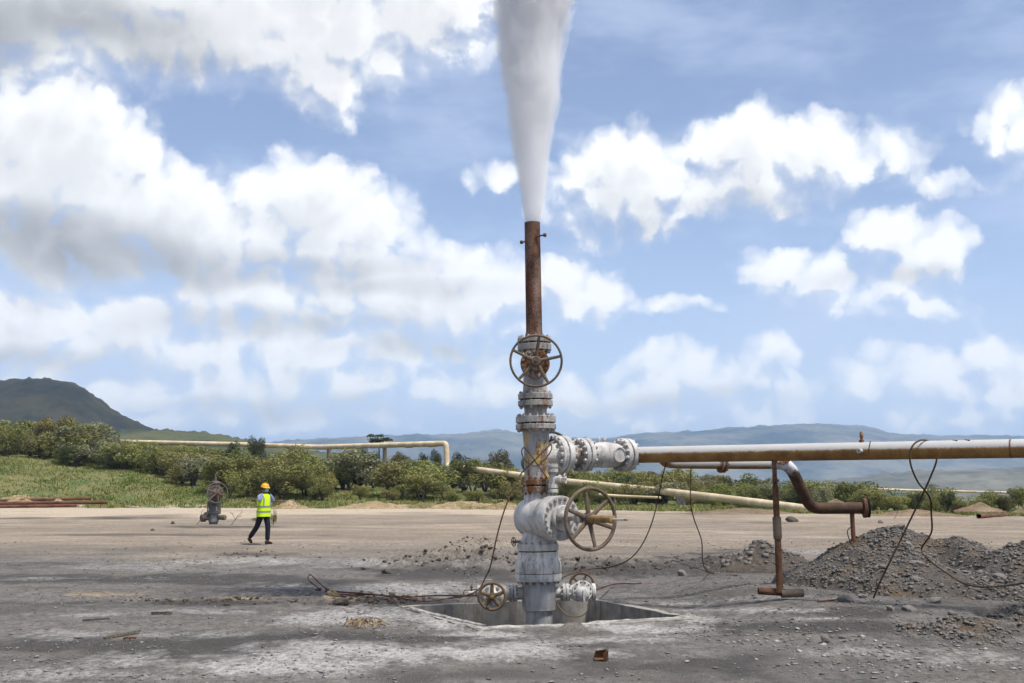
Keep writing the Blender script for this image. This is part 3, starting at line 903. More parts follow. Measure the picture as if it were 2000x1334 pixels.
MB().lathe([(0.165, 0.544), (0.165, 0.60), (0.155, 0.61), (0.10, 0.615), (0.085, 0.64), (0.085, 0.70)], 40, MVM).build('bonnet_neck', M_pale, well)
# yoke between the bonnet and the wheel
for s in (-1, 1):
    MB().box(0.05, 0.035, 0.42, MVM @ T((0.0, s * 0.10, 0.80)), 0.006).build('yoke_arm', M_grey, well)
MB().box(0.10, 0.26, 0.07, MVM @ T((0, 0, 1.03)), 0.01).build('yoke_plate', M_grey, well)
MB().box(0.10, 0.26, 0.05, MVM @ T((0, 0, 0.625)), 0.01).build('yoke_plate', M_grey, well)
MB().cyl(0.03, 0.60, 1.1, 16, MVM).build('valve_stem', M_rust, well)
handwheel(well, MVM @ T((0, 0, 1.17)), 0.396, 0.024, 6, R(10), M_wheel, 0.075, 0.12, dish=0.03, spoke_w=0.055)
sl_ = MB().lathe([(0.052, 1.20), (0.052, 1.26), (0.044, 1.27), (0.044, 1.56), (0.049, 1.565), (0.049, 1.62), (0.040, 1.625)], 24, MVM).build('stem_sleeve', M_ochre, well)
MB().cyl(0.012, 1.60, 1.92, 12, MVM).build('stem_rod', M_bolt, well)

# rusty flange under the tee
M1 = Z(948.3)
flange_pair(well, M1, rm(30, 948), zl(949.5) - zl(961), zl(937) - zl(947.2), 0.018, 14, rm(3.3, 948), M_rflange, M_rbolt, name='rusty_flange')
# tee
MB().lathe([(rm(25.5, 936), zl(937.2)), (rm(24.5, 930), zl(931)), (rm(24, 900), zl(920)), (rm(24.5, 870), zl(870)), (rm(26, 845), zl(846)), (rm(29, 840), zl(838.5))], 56).build('tee_body', M_tee, well)
flange_pair(well, Z(827.3), rm(39.5, 827), zl(828.3) - zl(838.5), zl(814) - zl(826.3), 0.018, 16, rm(3.4, 827), M_grey, M_bolt)
MB().lathe([(rm(24, 812), zl(814.5)), (rm(22, 808), zl(809)), (rm(22, 800), zl(799)), (rm(25, 796), zl(792.5))], 48).build('spool', M_grey, well)
flange_pair(well, Z(781.3), rm(34, 781), zl(782.3) - zl(793), zl(769.5) - zl(780.3), 0.018, 12, rm(3.2, 781), M_grey, M_bolt)
# upper valve
MB().lathe([(rm(26, 768), zl(769.8)), (rm(24, 762), zl(762)), (rm(23, 745), zl(745)), (rm(22, 715), zl(712)), (rm(20, 695), zl(697)), (rm(20, 690), zl(690)), (rm(23, 686), zl(684.5))], 48).build('upper_valve_body', M_grey, well)
UVM = axis_mtx(LP(1044, 713), (0.02, -1, 0.0), (0, 0, 1))
ub = MB().lathe([(0.15, -0.19), (0.172, -0.17), (0.172, 0.10), (0.15, 0.12), (0.15, 0.14), (0.19, 0.15), (0.194, 0.155), (0.194, 0.20), (0.19, 0.205)], 48, UVM).build('upper_valve_bonnet', M_rflange, well)
bolts_on(ub, UVM @ T((0, 0, 0.195)), 0.160, 15, 0.012, 0.021, M_rbolt, 0.1)
MB().lathe([(0.10, 0.204), (0.09, 0.235), (0.06, 0.25), (0.055, 0.43)], 28, UVM).build('bonnet_neck', M_rflange, well)
for s in (-1, 1): MB().box(0.03, 0.028, 0.22, UVM @ T((0, s * 0.075, 0.33)), 0.004).build('yoke_arm', M_wheel, well)
MB().box(0.07, 0.19, 0.05, UVM @ T((0, 0, 0.43)), 0.008).build('yoke_plate', M_wheel, well)
MB().cyl(0.020, 0.40, 0.60, 14, UVM).build('valve_stem', M_wheel, well)
handwheel(well, UVM @ T((0, 0, 0.50)), 0.347, 0.0155, 5, R(82 - 90), M_wheel, 0.062, 0.13, dish=0.055, spoke_w=0.042)
flange_pair(well, Z(671.3), rm(33, 671), zl(672.3) - zl(684.8), zl(661) - zl(670.2), 0.02, 12, rm(3.3, 671), M_grey, M_bolt)
# vent pipe
vp = MB()
n = 48; zt, zb = zl(435), zl(661)
prof = [(rm(19.5, 658), zb), (rm(17.5, 652), zl(655)), (rm(16, 648), zl(648)), (rm(15.8, 640), zl(640)), (rm(15.4, 500), zl(500)), (rm(15.2, 440), zt)]
prof += [(rm(15.2, 440) - 0.010, zt), (rm(15.2, 440) - 0.011, zt - 0.5), (0.0, zt - 0.5)]
vp.lathe(prof, n)
vent = vp.build('vent_pipe', M_vent, well)
lug = MB()
lug.tube(spline([LP(1050, 461, -0.115), LP(1056, 460, -0.12), LP(1064, 459, -0.11)], 4), 0.012, 8)
lug.lathe([(0.0, -0.02), (0.024, -0.018), (0.028, 0.0), (0.024, 0.02), (0, 0.022)], 10, axis_mtx(LP(1064, 459, -0.11), (1, -0.3, 0)))
lug.build('lifting_peg', M_vent, vent)
lug = MB()
lug.tube([LP(1030, 471, -0.02), LP(1019, 473, -0.05)], 0.012, 8)
lug.lathe([(0.0, -0.02), (0.022, -0.018), (0.026, 0.0), (0.022, 0.02), (0, 0.022)], 10, axis_mtx(LP(1019, 473, -0.05), (-1, -0.3, 0)))
lug.build('lifting_peg', M_vent, vent)
MB().tube([LP(1046.5, 462, -0.112), LP(1050, 449, -0.112), LP(1054.5, 462, -0.105), LP(1046.5, 462, -0.112)], 0.0075, 8).build('lifting_eye', M_vent, vent)

# side outlet: flanges, wing valve, check valve
OA = R(33)
od = Vector((math.cos(OA), math.sin(OA), 0.0))
tee_c = LP(1047, 888)
OM = axis_mtx(tee_c, od, (0, 0, 1)) @ Matrix.Scale(1.065, 4, (0, 0, 1))
MB().lathe([(0.15, 0.0), (0.15, 0.16), (0.162, 0.20), (0.175, 0.235), (0.195, 0.27)], 48, OM).build('tee_outlet', M_white, well)
flange_pair(well, OM @ T((0, 0, 0.352)), 0.258, 0.076, 0.076, 0.022, 16, 0.031, M_pale, M_bolt)
wv = MB().lathe([(0.15, 0.435), (0.135, 0.47), (0.13, 0.55), (0.135, 0.62), (0.15, 0.65)], 40, OM).build('wing_valve_body', M_grey, well)
flange_pair(well, OM @ T((0, 0, 0.716)), 0.227, 0.062, 0.062, 0.020, 14, 0.029, M_pale, M_bolt)
cv = MB().lathe([(0.13, 0.783), (0.125, 0.82), (0.14, 0.86), (0.168, 0.93), (0.176, 1.02), (0.176, 1.12), (0.165, 1.24), (0.15, 1.30)], 48, OM).build('check_valve_body', M_pale, well)
pn = Vector((od.y, -od.x, 0))
boss = MB().lathe([(0.115, 0.02), (0.112, 0.17), (0.106, 0.185), (0.092, 0.187), (0.088, 0.172), (0.0, 0.172)], 40, axis_mtx(OM @ Vector((0, 0, 1.19)), pn, (0, 0, 1))).build('valve_port_cap', M_pale, well)
for dz in (0.98, 1.07):
    MB().lathe([(0.02, 0.13), (0.02, 0.20), (0.026, 0.20), (0.026, 0.225), (0.018, 0.24)], 8, axis_mtx(OM @ Vector((0, 0, dz)), (0, 0, 1))).build('plug', M_pale, well)
flange_pair(well, OM @ T((0, 0, 1.392)), 0.232, 0.066, 0.066, 0.020, 14, 0.029, M_pale, M_bolt)
# hand wheel of the wing valve, on the far side
WVM = axis_mtx(OM @ Vector((0, 0, 0.55)), -pn, (0, 0, 1))
MB().lathe([(0.12, 0.0), (0.12, 0.18), (0.15, 0.19), (0.15, 0.24), (0.05, 0.25), (0.05, 0.48)], 32, WVM).build('wing_valve_bonnet', M_grey, well)
handwheel(well, WVM @ T((0, 0, 0.46)), 0.345, 0.018, 5, R(20), M_wheel, 0.055, 0.1, dish=0.04, spoke_w=0.04)

# small gauge valve standing beside the rusty flange
gv = LP(1080.5, 962, -0.24)
GM = T(gv)
s_ = mpp(940) * 0.985
for (r_, z0_, z1_) in ((10.3, 0, 6.5), (10.3, 8.5, 15), (10.8, 39, 46), (10.8, 48, 54)):
    MB().cyl(r_ * s_, z0_ * s_, z1_ * s_, 24, GM, 0.003).build('gauge_valve_flange', M_pale, well)
MB().lathe([(5 * s_, -3 * s_), (5 * s_, 16 * s_), (6 * s_, 20 * s_), (7 * s_, 28 * s_), (6 * s_, 34 * s_), (5 * s_, 40 * s_), (5 * s_, 50 * s_)], 20, GM).build('gauge_valve_body', M_pale, well)
for zz in (-3.5, 15, 36, 54):
    for k in range(6):
        a = k * math.pi / 3 + 0.3
        MB().lathe([(1.6 * s_, zz * s_), (1.6 * s_, (zz + 3.5) * s_)], 6, GM @ T((8.2 * s_ * math.cos(a), 8.2 * s_ * math.sin(a), 0))).build('nut', M_bolt, well)
GX = axis_mtx(gv + Vector((0, 0, 27 * s_)), (0.93, -0.3, 0), (0, 0, 1))
MB().lathe([(5 * s_, 0), (5 * s_, 11 * s_), (7 * s_, 12 * s_), (7 * s_, 16 * s_), (2.5 * s_, 17 * s_), (2.5 * s_, 27 * s_)], 16, GX).build('gauge_valve_bonnet', M_pale, well)
handwheel(well, GX @ T((0, 0, 25 * s_)), 10.5 * s_, 0.9 * s_, 5, 0.2, M_pale, 2.6 * s_, 5 * s_, dish=0, spoke_w=2.0 * s_)
MB().tube(bend([LP(1070, 958, -0.05), LP(1080, 964, -0.20), LP(1080, 960, -0.24)], 0.05), 0.02, 10).build('gauge_line', M_grey, well)
MB().tube(spline([LP(1092, 950, -0.25), LP(1099, 952, -0.24), LP(1101, 960, -0.22), LP(1101, 972, -0.15)], 5), 0.008, 8).build('gauge_line', M_wheel, well)

# two side valves on the casing spool
spc = LP(1052, 1158)
r_sp = rm(33, 1158)
s2 = mpp(1158)
# left one, wheel towards the camera
LX = axis_mtx(spc, (-1, -0.06, 0), (0, 0, 1))
MB().lathe([(12 * s2, 28 * s2), (11.5 * s2, 38 * s2), (12 * s2, 44 * s2), (14 * s2, 47 * s2)], 28, LX).build('side_outlet', M_grey, well)
fh = flange_pair(well, LX @ T((0, 0, 50 * s2)), 16.5 * s2, 4.5 * s2, 4.5 * s2, 0.006, 10, 2.0 * s2, M_pale, M_bolt)
MB().lathe([(14 * s2, 54 * s2), (13 * s2, 60 * s2), (17 * s2, 70 * s2), (19 * s2, 86 * s2), (17 * s2, 102 * s2), (14 * s2, 108 * s2), (16.5 * s2, 110 * s2), (16.5 * s2, 119 * s2), (15.8 * s2, 120 * s2)], 32, LX).build('side_valve_body', M_pale, well)
lb_c = LX @ Vector((0, 0, 88 * s2))
LBM = axis_mtx(lb_c, (-0.04, -1, 0), (0, 0, 1))
lb = MB().lathe([(17 * s2, 0), (17 * s2, 18 * s2), (21.5 * s2, 19 * s2), (21.5 * s2, 26 * s2), (13 * s2, 28 * s2), (8 * s2, 33 * s2), (6 * s2, 48 * s2)], 32, LBM).build('side_valve_bonnet', M_white, well)
bolts_on(lb, LBM @ T((0, 0, 25 * s2)), 17 * s2, 10, 1.5 * s2, 3.2 * s2, M_bolt)
handwheel(well, LBM @ T((0, 0, 52 * s2)), 27.5 * s2, 2.7 * s2, 5, R(0), M_wheel2, 6.5 * s2, 11 * s2, dish=0.01, spoke_w=6.5 * s2)
MB().cyl(3.4 * s2, 50 * s2, 62 * s2, 16, LBM, 0.004).build('stem_cap', M_ochre, well)
# fittings on its outer end
fit = MB()
fit.tube([LX @ Vector((0, 0, 119 * s2)), LX @ Vector((0, 0, 128 * s2))], 4.5 * s2, 12)
fit.build('needle_valve', M_grey, well)
MB().tube([LX @ Vector((3 * s2, 0, 126 * s2)), LX @ Vector((3 * s2, 0, 137 * s2))], 3.2 * s2, 10).build('tube_fitting', M_white, well)
MB().lathe([(3.0 * s2, -2 * s2), (3.0 * s2, 3 * s2), (1.6 * s2, 4 * s2), (1.6 * s2, 12 * s2), (3.2 * s2, 12.5 * s2), (2.2 * s2, 16 * s2), (0, 20 * s2)], 12, T(LX @ Vector((0, 0, 131 * s2)))).build('needle_valve', M_wheel2, well)
MB().tube([LX @ Vector((28 * s2, 0.03, 128 * s2)), LX @ Vector((17 * s2, 0.03, 128 * s2))], 1.0 * s2, 8).build('tube_fitting', M_grey, well)
MB().tube([LX @ Vector((27 * s2, 0.0, 118 * s2)), LX @ Vector((27 * s2, 0, 90 * s2))], 0.9 * s2, 8).build('handle_bar', M_grey, well)
MB().tube(bend([LX @ Vector((-3 * s2, 0, 122 * s2)), LX @ Vector((-4 * s2, 0, 145 * s2)), LX @ Vector((8 * s2, 0, 147 * s2)), LX @ Vector((9 * s2, 0, 120 * s2))], 0.05), 1.0 * s2, 8).build('gauge_line', M_wheel2, well)
# right one, wheel on the far side
RX = axis_mtx(spc, (1, 0.05, 0), (0, 0, 1))
MB().lathe([(11 * s2, 28 * s2), (10.5 * s2, 34 * s2), (10.5 * s2, 44 * s2), (13 * s2, 47 * s2)], 28, RX).build('side_outlet', M_pale, well)
flange_pair(well, RX @ T((0, 0, 52.5 * s2)), 17 * s2, 6 * s2, 6 * s2, 0.004, 10, 2.0 * s2, M_pale, M_bolt)
MB().lathe([(12 * s2, 58 * s2), (13 * s2, 64 * s2), (18 * s2, 74 * s2), (19 * s2, 86 * s2), (16 * s2, 98 * s2), (13 * s2, 103 * s2), (16.5 * s2, 104.5 * s2), (16.5 * s2, 110 * s2), (15.8 * s2, 111 * s2)], 32, RX).build('side_valve_body', M_pale, well)
rb_c = RX @ Vector((0, 0, 84 * s2))
RBM = axis_mtx(rb_c + Vector((0, 0, 2 * s2)), (0.10, -1, 0.10), (0, 0, 1))
disc = MB().lathe([(19 * s2, 8 * s2), (20 * s2, 9 * s2), (20 * s2, 15 * s2), (19.2 * s2, 16 * s2)], 40, RBM).build('blind_disc', M_white, well)
for k in range(12):
    a = 2 * math.pi * k / 12 + 0.2
    MB().cyl(1.6 * s2, 15.6 * s2, 16.4 * s2, 10, RBM @ T((16 * s2 * math.cos(a), 16 * s2 * math.sin(a), 0))).build('bolt_hole', M_black, disc)
MB().lathe([(13.5 * s2, 15 * s2), (13.5 * s2, 21 * s2), (12 * s2, 25 * s2), (8 * s2, 28 * s2), (0, 29 * s2)], 32, RBM @ T((-5 * s2, 0, 0))).build('valve_dome', M_pale, well)
MB().box(22 * s2, 4.5 * s2, 7 * s2, RBM @ T((-10 * s2, 0, 27 * s2)), 0.006).build('dome_rib', M_pale, well)
handwheel(well, axis_mtx(rb_c + Vector((0, 0, 10 * s2)), (0.1, 1, 0.0), (0, 0, 1)) @ T((0, 0, 34 * s2)), 26 * s2, 2.4 * s2, 5, 0.4, M_wheel2, 5 * s2, 9 * s2, dish=0.01, spoke_w=5 * s2)
MB().cyl(4 * s2, 0, 42 * s2, 14, axis_mtx(rb_c + Vector((0, 0, 10 * s2)), (0.1, 1, 0.0), (0, 0, 1))).build('valve_stem', M_wheel2, well)
MB().tube(spline([RX @ Vector((-14 * s2, -0.05, 30 * s2)), LP(1100, 1196, -0.2), LP(1115, 1204, -0.22), LP(1135, 1203, -0.2), LP(1147, 1193, -0.15), LP(1148, 1180, -0.1)], 8), 1.2 * s2, 8).build('drain_line', M_wheel2, well)
# little bleed wheel on the left of the master valve flange
BM_ = axis_mtx(LP(1012, 1058, 0.0), (-0.9, -0.5, 0), (0, 0, 1))
MB().cyl(3 * s2, -6 * s2, 6 * s2, 12, BM_).build('bleed_valve', M_grey, well)
handwheel(well, BM_ @ T((0, 0, 10 * s2)), 9.5 * s2, 1.0 * s2, 5, 0.1, M_wheel, 2.5 * s2, 4 * s2, dish=0, spoke_w=2.2 * s2)
MB().cyl(1.2 * s2, 0, 11 * s2, 8, BM_).build('bleed_stem', M_grey, well)

# ---- steam: a dense white jet, broken into billows higher up
def make_steam():
    m = bpy.data.materials.new('steam'); m.use_nodes = True
    q = NT(m.node_tree); q.n.clear()
    v = q.new('ShaderNodeVolumePrincipled', {'Color': (0.995, 0.995, 0.998, 1), 'Density': 5.0, 'Anisotropy': 0.0})
    q.new('ShaderNodeOutputMaterial', {'Volume': v.outputs[0]})
    m2 = bpy.data.materials.new('steam_wisps'); m2.use_nodes = True
    q = NT(m2.node_tree); q.n.clear()
    v = q.new('ShaderNodeVolumePrincipled', {'Color': (0.995, 0.995, 0.998, 1), 'Density': 1.7, 'Anisotropy': 0.0})
    q.new('ShaderNodeOutputMaterial', {'Volume': v.outputs[0]})
    base = at(1040, 436, YW)
    root = empty('steam_plume', base, label='white column of steam blasting upward from the rusty vent pipe', cat='steam')
    rows = [(436, 1040, 13.5), (428, 1041, 17), (410, 1041, 20.5), (380, 1040.5, 25), (340, 1039, 31), (300, 1038, 36), (250, 1038, 44), (200, 1039, 51), (150, 1037, 57), (100, 1036, 62), (50, 1038, 69), (0, 1042, 77), (-60, 1048, 88), (-130, 1056, 100), (-220, 1070, 118), (-330, 1090, 140), (-430, 1110, 150)]
    pys = np.array([r[0] for r in rows][::-1], float); cx = np.array([r[1] for r in rows][::-1], float); hw = np.array([r[2] for r in rows][::-1], float)
    def shell(name, mat, N, K, size, amp, seed, grow0):
        V = []
        o3 = Vector((seed * 3.1, seed * 1.7, seed * 2.3))
        for i in range(N + 1):
            t = i / N
            py = 436 - t * (436 + 430)
            c = at(np.interp(py, pys, cx), py, YW)
            d = (c.y * _cp + (c.z - CAM_H) * _sp) / FOC
            r = np.interp(py, pys, hw) * d
            k = min(1.0, max(0.0, (432 - py) / 260.0))
            rs_ = r * (1 + (size - 1) * min(1.0, max(0.0, (432 - py) / 60.0)))
            for j in range(K):
                a = 2 * math.pi * j / K
                p = Vector((math.cos(a), math.sin(a), 0))
                q3 = Vector((p.x * r * 4.2, p.y * r * 4.2, c.z * 2.0)) + o3
                bil = 1 - abs(mnoise.noise(q3)) * 1.6                      # rounded billows
                b2 = 1 - abs(mnoise.noise(q3 * 2.3 + o3)) * 1.6
                fin = mnoise.noise(Vector((p.x * r * 26, p.y * r * 26, c.z * 11)) + o3)
                rr = rs_ * (1 + k * amp * (0.7 * (bil - 0.7) + 0.3 * (b2 - 0.7) + 0.06 * fin))
                V.append((c.x + p.x * rr - base.x, c.y + p.y * rr - base.y, c.z + k * 0.015 * fin - base.z))
        F = [[i * K + j, i * K + (j + 1) % K, (i + 1) * K + (j + 1) % K, (i + 1) * K + j] for i in range(N) for j in range(K)]
        me = bpy.data.meshes.new(name)
        me.from_pydata(V, [], F + [list(range(K))[::-1], list(range(N * K, (N + 1) * K))])
        me.materials.append(mat); me.shade_smooth()
        return link_mesh(name, me, None, root)
    shell('steam_core', m, 220, 90, 0.80, 0.06, 1, 0)
    shell('steam_wisps', m2, 300, 130, 0.92, 0.14, 2, 0)
    shell('steam_wisps', m2, 300, 130, 1.01, 0.24, 5, 0)
    shell('steam_wisps', m2, 300, 130, 1.08, 0.42, 9, 0)
make_steam()

# ================================================================ pipes, stands, cables
def pipe_material(name, white=(0.50, 0.485, 0.465, 1), line=0.21):
    """white paint that has rusted away along the underside"""
    m, q = material(name, 0.5, 0.4)
    g = q.new('ShaderNodeNewGeometry'); geo = g.outputs['Position']
    nz = q.new('ShaderNodeSeparateXYZ', {0: g.outputs['Normal']}).outputs[2]
    n1 = q.noise(geo, 3.0, 5, 0.6); n2 = q.noise(geo, 40, 5, 0.75); n3 = q.noise(geo, 110, 3, 0.6)
    t = q.m('ADD', nz, q.m('ADD', q.m('MULTIPLY_ADD', n1, 0.35, -0.175), q.m('MULTIPLY_ADD', n2, 0.7, -0.35)))
    f = q.ramp(t, line + 0.10, line - 0.14)
    rc = q.mix(q.ramp(n1, 0.3, 0.7), (0.19, 0.095, 0.028, 1), (0.40, 0.225, 0.07, 1))
    rc = q.mix(q.ramp(n3, 0.4, 0.65, 0, 0.6), rc, (0.12, 0.06, 0.022, 1))
    wc = q.mix(q.ramp(n1, 0.4, 0.7, 0, 0.4), white, (0.42, 0.41, 0.40, 1))
    wc = q.mix(q.ramp(n2, 0.66, 0.74, 0, 0.6), wc, (0.25, 0.17, 0.10, 1))
    c = q.mix(f, wc, rc)
    q.put(q.b.inputs['Base Color'], c); q.put(q.b.inputs['Roughness'], q.m('MULTIPLY_ADD', f, 0.4, 0.45))
    bump(q, q.m('ADD', n2, f), 0.25, 0.004)
    return m
M_pipe = pipe_material('white_pipe_rusted_below')
M_pipe2 = pipe_material('white_pipe_rusted_lower_edge', line=-0.5)
def drop_material():
    m, q = material('white_fading_to_rust', 0.8, 0.3)
    geo = q.new('ShaderNodeNewGeometry').outputs['Position']
    z = q.new('ShaderNodeSeparateXYZ', {0: geo}).outputs[2]
    n1 = q.noise(geo, 5, 6, 0.65); n2 = q.noise(geo, 50, 4, 0.7)
    f = q.ramp(q.m('ADD', z, q.m('MULTIPLY_ADD', n1, 0.5, -0.25)), 1.98, 1.80)
    rc = q.mix(q.ramp(q.m('MULTIPLY_ADD', n2, 0.5, n1), 0.5, 1.0), (0.035, 0.022, 0.015, 1), (0.12, 0.065, 0.035, 1))
    q.put(q.b.inputs['Base Color'], q.mix(f, (0.6, 0.6, 0.62, 1), rc)); bump(q, n2, 0.3, 0.005)
    return m
M_drop = drop_material()
M_cream = painted_steel('cream_cladding', (0.58, 0.46, 0.29, 1), rust=0.0, grime=0.18, scale=0.25, rough=0.45)
M_cream_r = plain('cream_support', (0.30, 0.26, 0.2, 1))
M_brownpipe = rusty_steel('old_brown_pipe', (0.06, 0.03, 0.02, 1), (0.20, 0.09, 0.055, 1), scale=0.3)
M_cable = rusty_steel('rusty_cable', (0.03, 0.02, 0.014, 1), (0.12, 0.075, 0.045, 1))
M_cable_red = rusty_steel('red_brown_rod', (0.045, 0.018, 0.013, 1), (0.13, 0.05, 0.035, 1))

# main discharge pipe
p0 = WELL_M @ (OM @ Vector((0, 0, 1.468)))
_e = ray(1900, 877.4); d1 = (p0.z - CAM_H) / (_e.z / _e.y)
d1 = min(max(d1, 13.2), p0.y - 0.4)
p1 = at(1900, 877.4, d1)
pdir = (p1 - p0).normalized()
PR = 15.4 * (p0.y / FOC)
def on_pipe(px):
    """point of the main pipe's axis seen at this column"""
    u = (px - 1000) / FOC / _cp
    t = (u * p0.y - p0.x) / (pdir.x - u * pdir.y)
    return p0 + pdir * t
mainp = empty('discharge_pipe', p0, label='long white pipe with rusty underside running level from the wellhead to the right', cat='pipe')
Lp = lambda p: p - p0
pe = on_pipe(1962)
MB().tube([Lp(p0 - pdir * 0.05), Lp(p0 + pdir * 0.10)], PR * 1.06, 40).build('pipe_collar', M_rflange, mainp)
MB().tube([Lp(p0 + pdir * 0.02 + (pe - p0) * k / 12.0) for k in range(13)], PR, 48).build('pipe_run', M_pipe, mainp)
away = Vector((pdir.x, pdir.y, 0)).normalized()
bend_pts = bend([Lp(pe + pdir * 0.003), Lp(pe + pdir * 0.5), Lp(pe + pdir * 0.5 + Vector((0.9, 0.5, -0.10)) * 1.2)], 0.4)
MB().tube(bend_pts, PR * 1.0, 48).build('pipe_elbow', M_pipe, mainp)
MB().tube([Lp(pe - pdir * 0.006), Lp(pe + pdir * 0.012)], PR * 1.015, 48).build('weld_bead', M_rflange, mainp)
# stub and probe on its front
sp = on_pipe(1681)
side = Vector((pdir.y, -pdir.x, 0)).normalized()
MB().lathe([(0.03, 0.0), (0.03, PR + 0.05), (0.014, PR + 0.052), (0.012, PR + 0.02), (0, PR + 0.02)], 18, axis_mtx(Lp(sp), side + Vector((-0.35, 0, -0.02)), (0, 0, 1))).build('stub', M_pipe2, mainp)
MB().tube([Lp(on_pipe(1691) + side * PR * 0.98 + Vector((0, 0, -0.02))), Lp(on_pipe(1697) + side * (PR + 0.02) + Vector((0, 0, 0.12)))], 0.006, 8).build('probe', M_cable, mainp)
tp = on_pipe(1675)
MB().lathe([(0.032, PR - 0.02), (0.032, PR + 0.03), (0.016, PR + 0.035), (0.016, PR + 0.06), (0.024, PR + 0.065), (0.020, PR + 0.13), (0.0, PR + 0.135)], 12, T(Lp(tp))).build('vent_stub', M_rflange, mainp)
for px_, s_ in ((1880, 1), (1856, -1)):
    q_ = on_pipe(px_)
    MB().tube([Lp(q_ + Vector((0, 0, PR * 1.0)) - pdir * 0.03 + side * 0.01), Lp(q_ + Vector((0, 0, PR * 0.93)) + pdir * 0.03 + side * 0.05)], 0.008, 8).build('weld_scar', M_cable, mainp)

# second line behind it: branches off, runs on, drops and ends in an open flange
bx = on_pipe(1286)
db = p0.y + 0.45
bp = [bx, at(1318, 900, db), at(1345, 904, db + 0.1), at(1410, 904.5, db + 0.25), at(1532, 905, db + 0.5)]
bline = empty('branch_pipe', bx, label='thinner white branch pipe behind the main pipe dropping to a rusty open flanged end', cat='pipe')
Lb = lambda p: p - bx
BR = 0.086
r1 = bend([bp[0], bp[1] * 0.6 + bp[0] * 0.4 + Vector((0, 0.25, -0.05)), bp[2], bp[3], bp[4] - Vector((0.05, 0, 0))], 0.3)
MB().tube([Lb(p) for p in r1], BR, 28).build('branch_run', M_pipe2, bline)
bdir = (bp[4] - bp[2]).normalized()
fm = axis_mtx(Lb(bp[3]), bdir, (0, 0, 1))
flange_pair(bline, fm, 0.142, 0.035, 0.035, 0.01, 8, 0.014, M_rflange, M_rbolt)
jt = at(1526, 887, db + 0.42)
flange_pair(bline, axis_mtx(Lb(jt), (0.25, -1, 0.05), (0, 0, 1)), 0.155, 0.035, 0.035, 0.01, 8, 0.016, M_rflange, M_rbolt)
MB().tube(bend([Lb(jt), Lb(jt + Vector((0.02, 0.2, -0.02))), Lb(at(1545, 918, db + 0.62))], 0.12), BR, 24).build('elbow', M_pipe2, bline)
el = [bp[4] - bdir * 0.25, at(1541, 907, db + 0.55), at(1584, 993, db + 0.9), at(1690, 992, db + 1.1)]
MB().tube([Lb(p) for p in bend(el, 0.16, 8)], BR, 32).build('drop_pipe', M_drop, bline)
edir = (el[3] - el[2]).normalized()
EM = axis_mtx(Lb(el[3]), edir + Vector((0.15, -0.35, 0)), (0, 0, 1))
MB().ring(0.150, 0.075, -0.035, 0.02, 36, EM, 0.006).build('end_flange', M_brownpipe, bline)
MB().ring(0.146, 0.08, 0.03, 0.06, 36, EM, 0.006).build('end_flange', M_black, bline)
MB().lathe([(0.085, 0.0), (0.085, 0.055)], 24, EM).build('end_plate', M_black, bline)
gx = at(1664, 1003, db + 1.05); gb = Vector((gx.x + 0.02, gx.y, 0.3))
MB().tube([Lb(gx + Vector((0, 0, 0.02))), Lb(gb)], 0.034, 14).build('leg', M_brownpipe, bline)
MB().tube([Lb(gx.lerp(gb, 0.42)), Lb(gb + Vector((0.0, 0, -0.05)))], 0.042, 14).build('leg_sleeve', M_brownpipe, bline)
MB().tube([Lb(p) for p in spline([gx + Vector((-0.03, -0.03, -0.2)), gx + Vector((-0.09, -0.04, -0.26)), gx + Vector((-0.07, -0.04, -0.38)), gx + Vector((-0.02, -0.03, -0.5))], 5)], 0.008, 8).build('leg_handle', M_cable, bline)

# pipe stand
st_top = on_pipe(1513); ds = st_top.y
foot = at(1523, 1156, ds)
stand = empty('pipe_stand', foot, label='thin rusty telescopic post on a pipe foot propping the white pipe', cat='stand')
Ls = lambda p: p - foot
k_ = ds / FOC
a0, a1, a2, a3 = at(1523, 1157, ds), at(1519, 1052, ds), at(1517, 1010, ds), at(1511.5, 903, ds)
MB().tube([Ls(a0), Ls(a1 + Vector((0, 0, 0.05)))], 6.3 * k_, 20).build('post', M_rust, stand)
MB().tube([Ls(a1), Ls(a2)], 8.2 * k_, 24).build('sleeve', M_wheel, stand)
q0 = at(1514.5, 950, ds)
MB().tube([Ls(a2 - Vector((0, 0, 0.03))), Ls(q0)], 6.0 * k_, 20).build('post', M_rust, stand)
MB().tube([Ls(q0 - Vector((0, 0, 0.03))), Ls(a3 + Vector((0, 0, 0.04)))], 4.4 * k_, 18).build('post', M_rust, stand)
for py_, px_ in ((915, 1513), (928, 1513.5), (943, 1514), (960, 1516), (968, 1517)):
    MB().cyl(1.4 * k_, 0, 0.004, 10, axis_mtx(Ls(at(px_, py_, ds - (4.5 if py_ < 950 else 6.1) * k_)), (0.1, -1, 0))).build('pin_hole', M_black, stand)
MB().tube([Ls(at(1509, 941, ds)), Ls(at(1521, 939, ds))], 1.5 * k_, 8).build('pin', M_rust, stand)
def open_tube(a, b, r, name, mat, parent, n=24):
    b_ = MB(); M = axis_mtx(a, b - a); L = (b - a).length
    b_.lathe([(r * 0.86, 0.25 * L), (r * 0.86, 0.0), (r, 0.0), (r, L), (r * 0.86, L), (r * 0.86, 0.75 * L)], n, M)
    return b_.build(name, mat, parent)
open_tube(Ls(at(1481, 1154, ds + 0.05)), Ls(at(1541, 1158, ds + 0.05)), 6.8 * k_, 'foot_pipe', M_brownpipe, stand)
open_tube(Ls(at(1526, 1160, ds - 0.03)), Ls(at(1569, 1158, ds - 0.03)), 7.6 * k_, 'foot_pipe', M_wheel, stand)

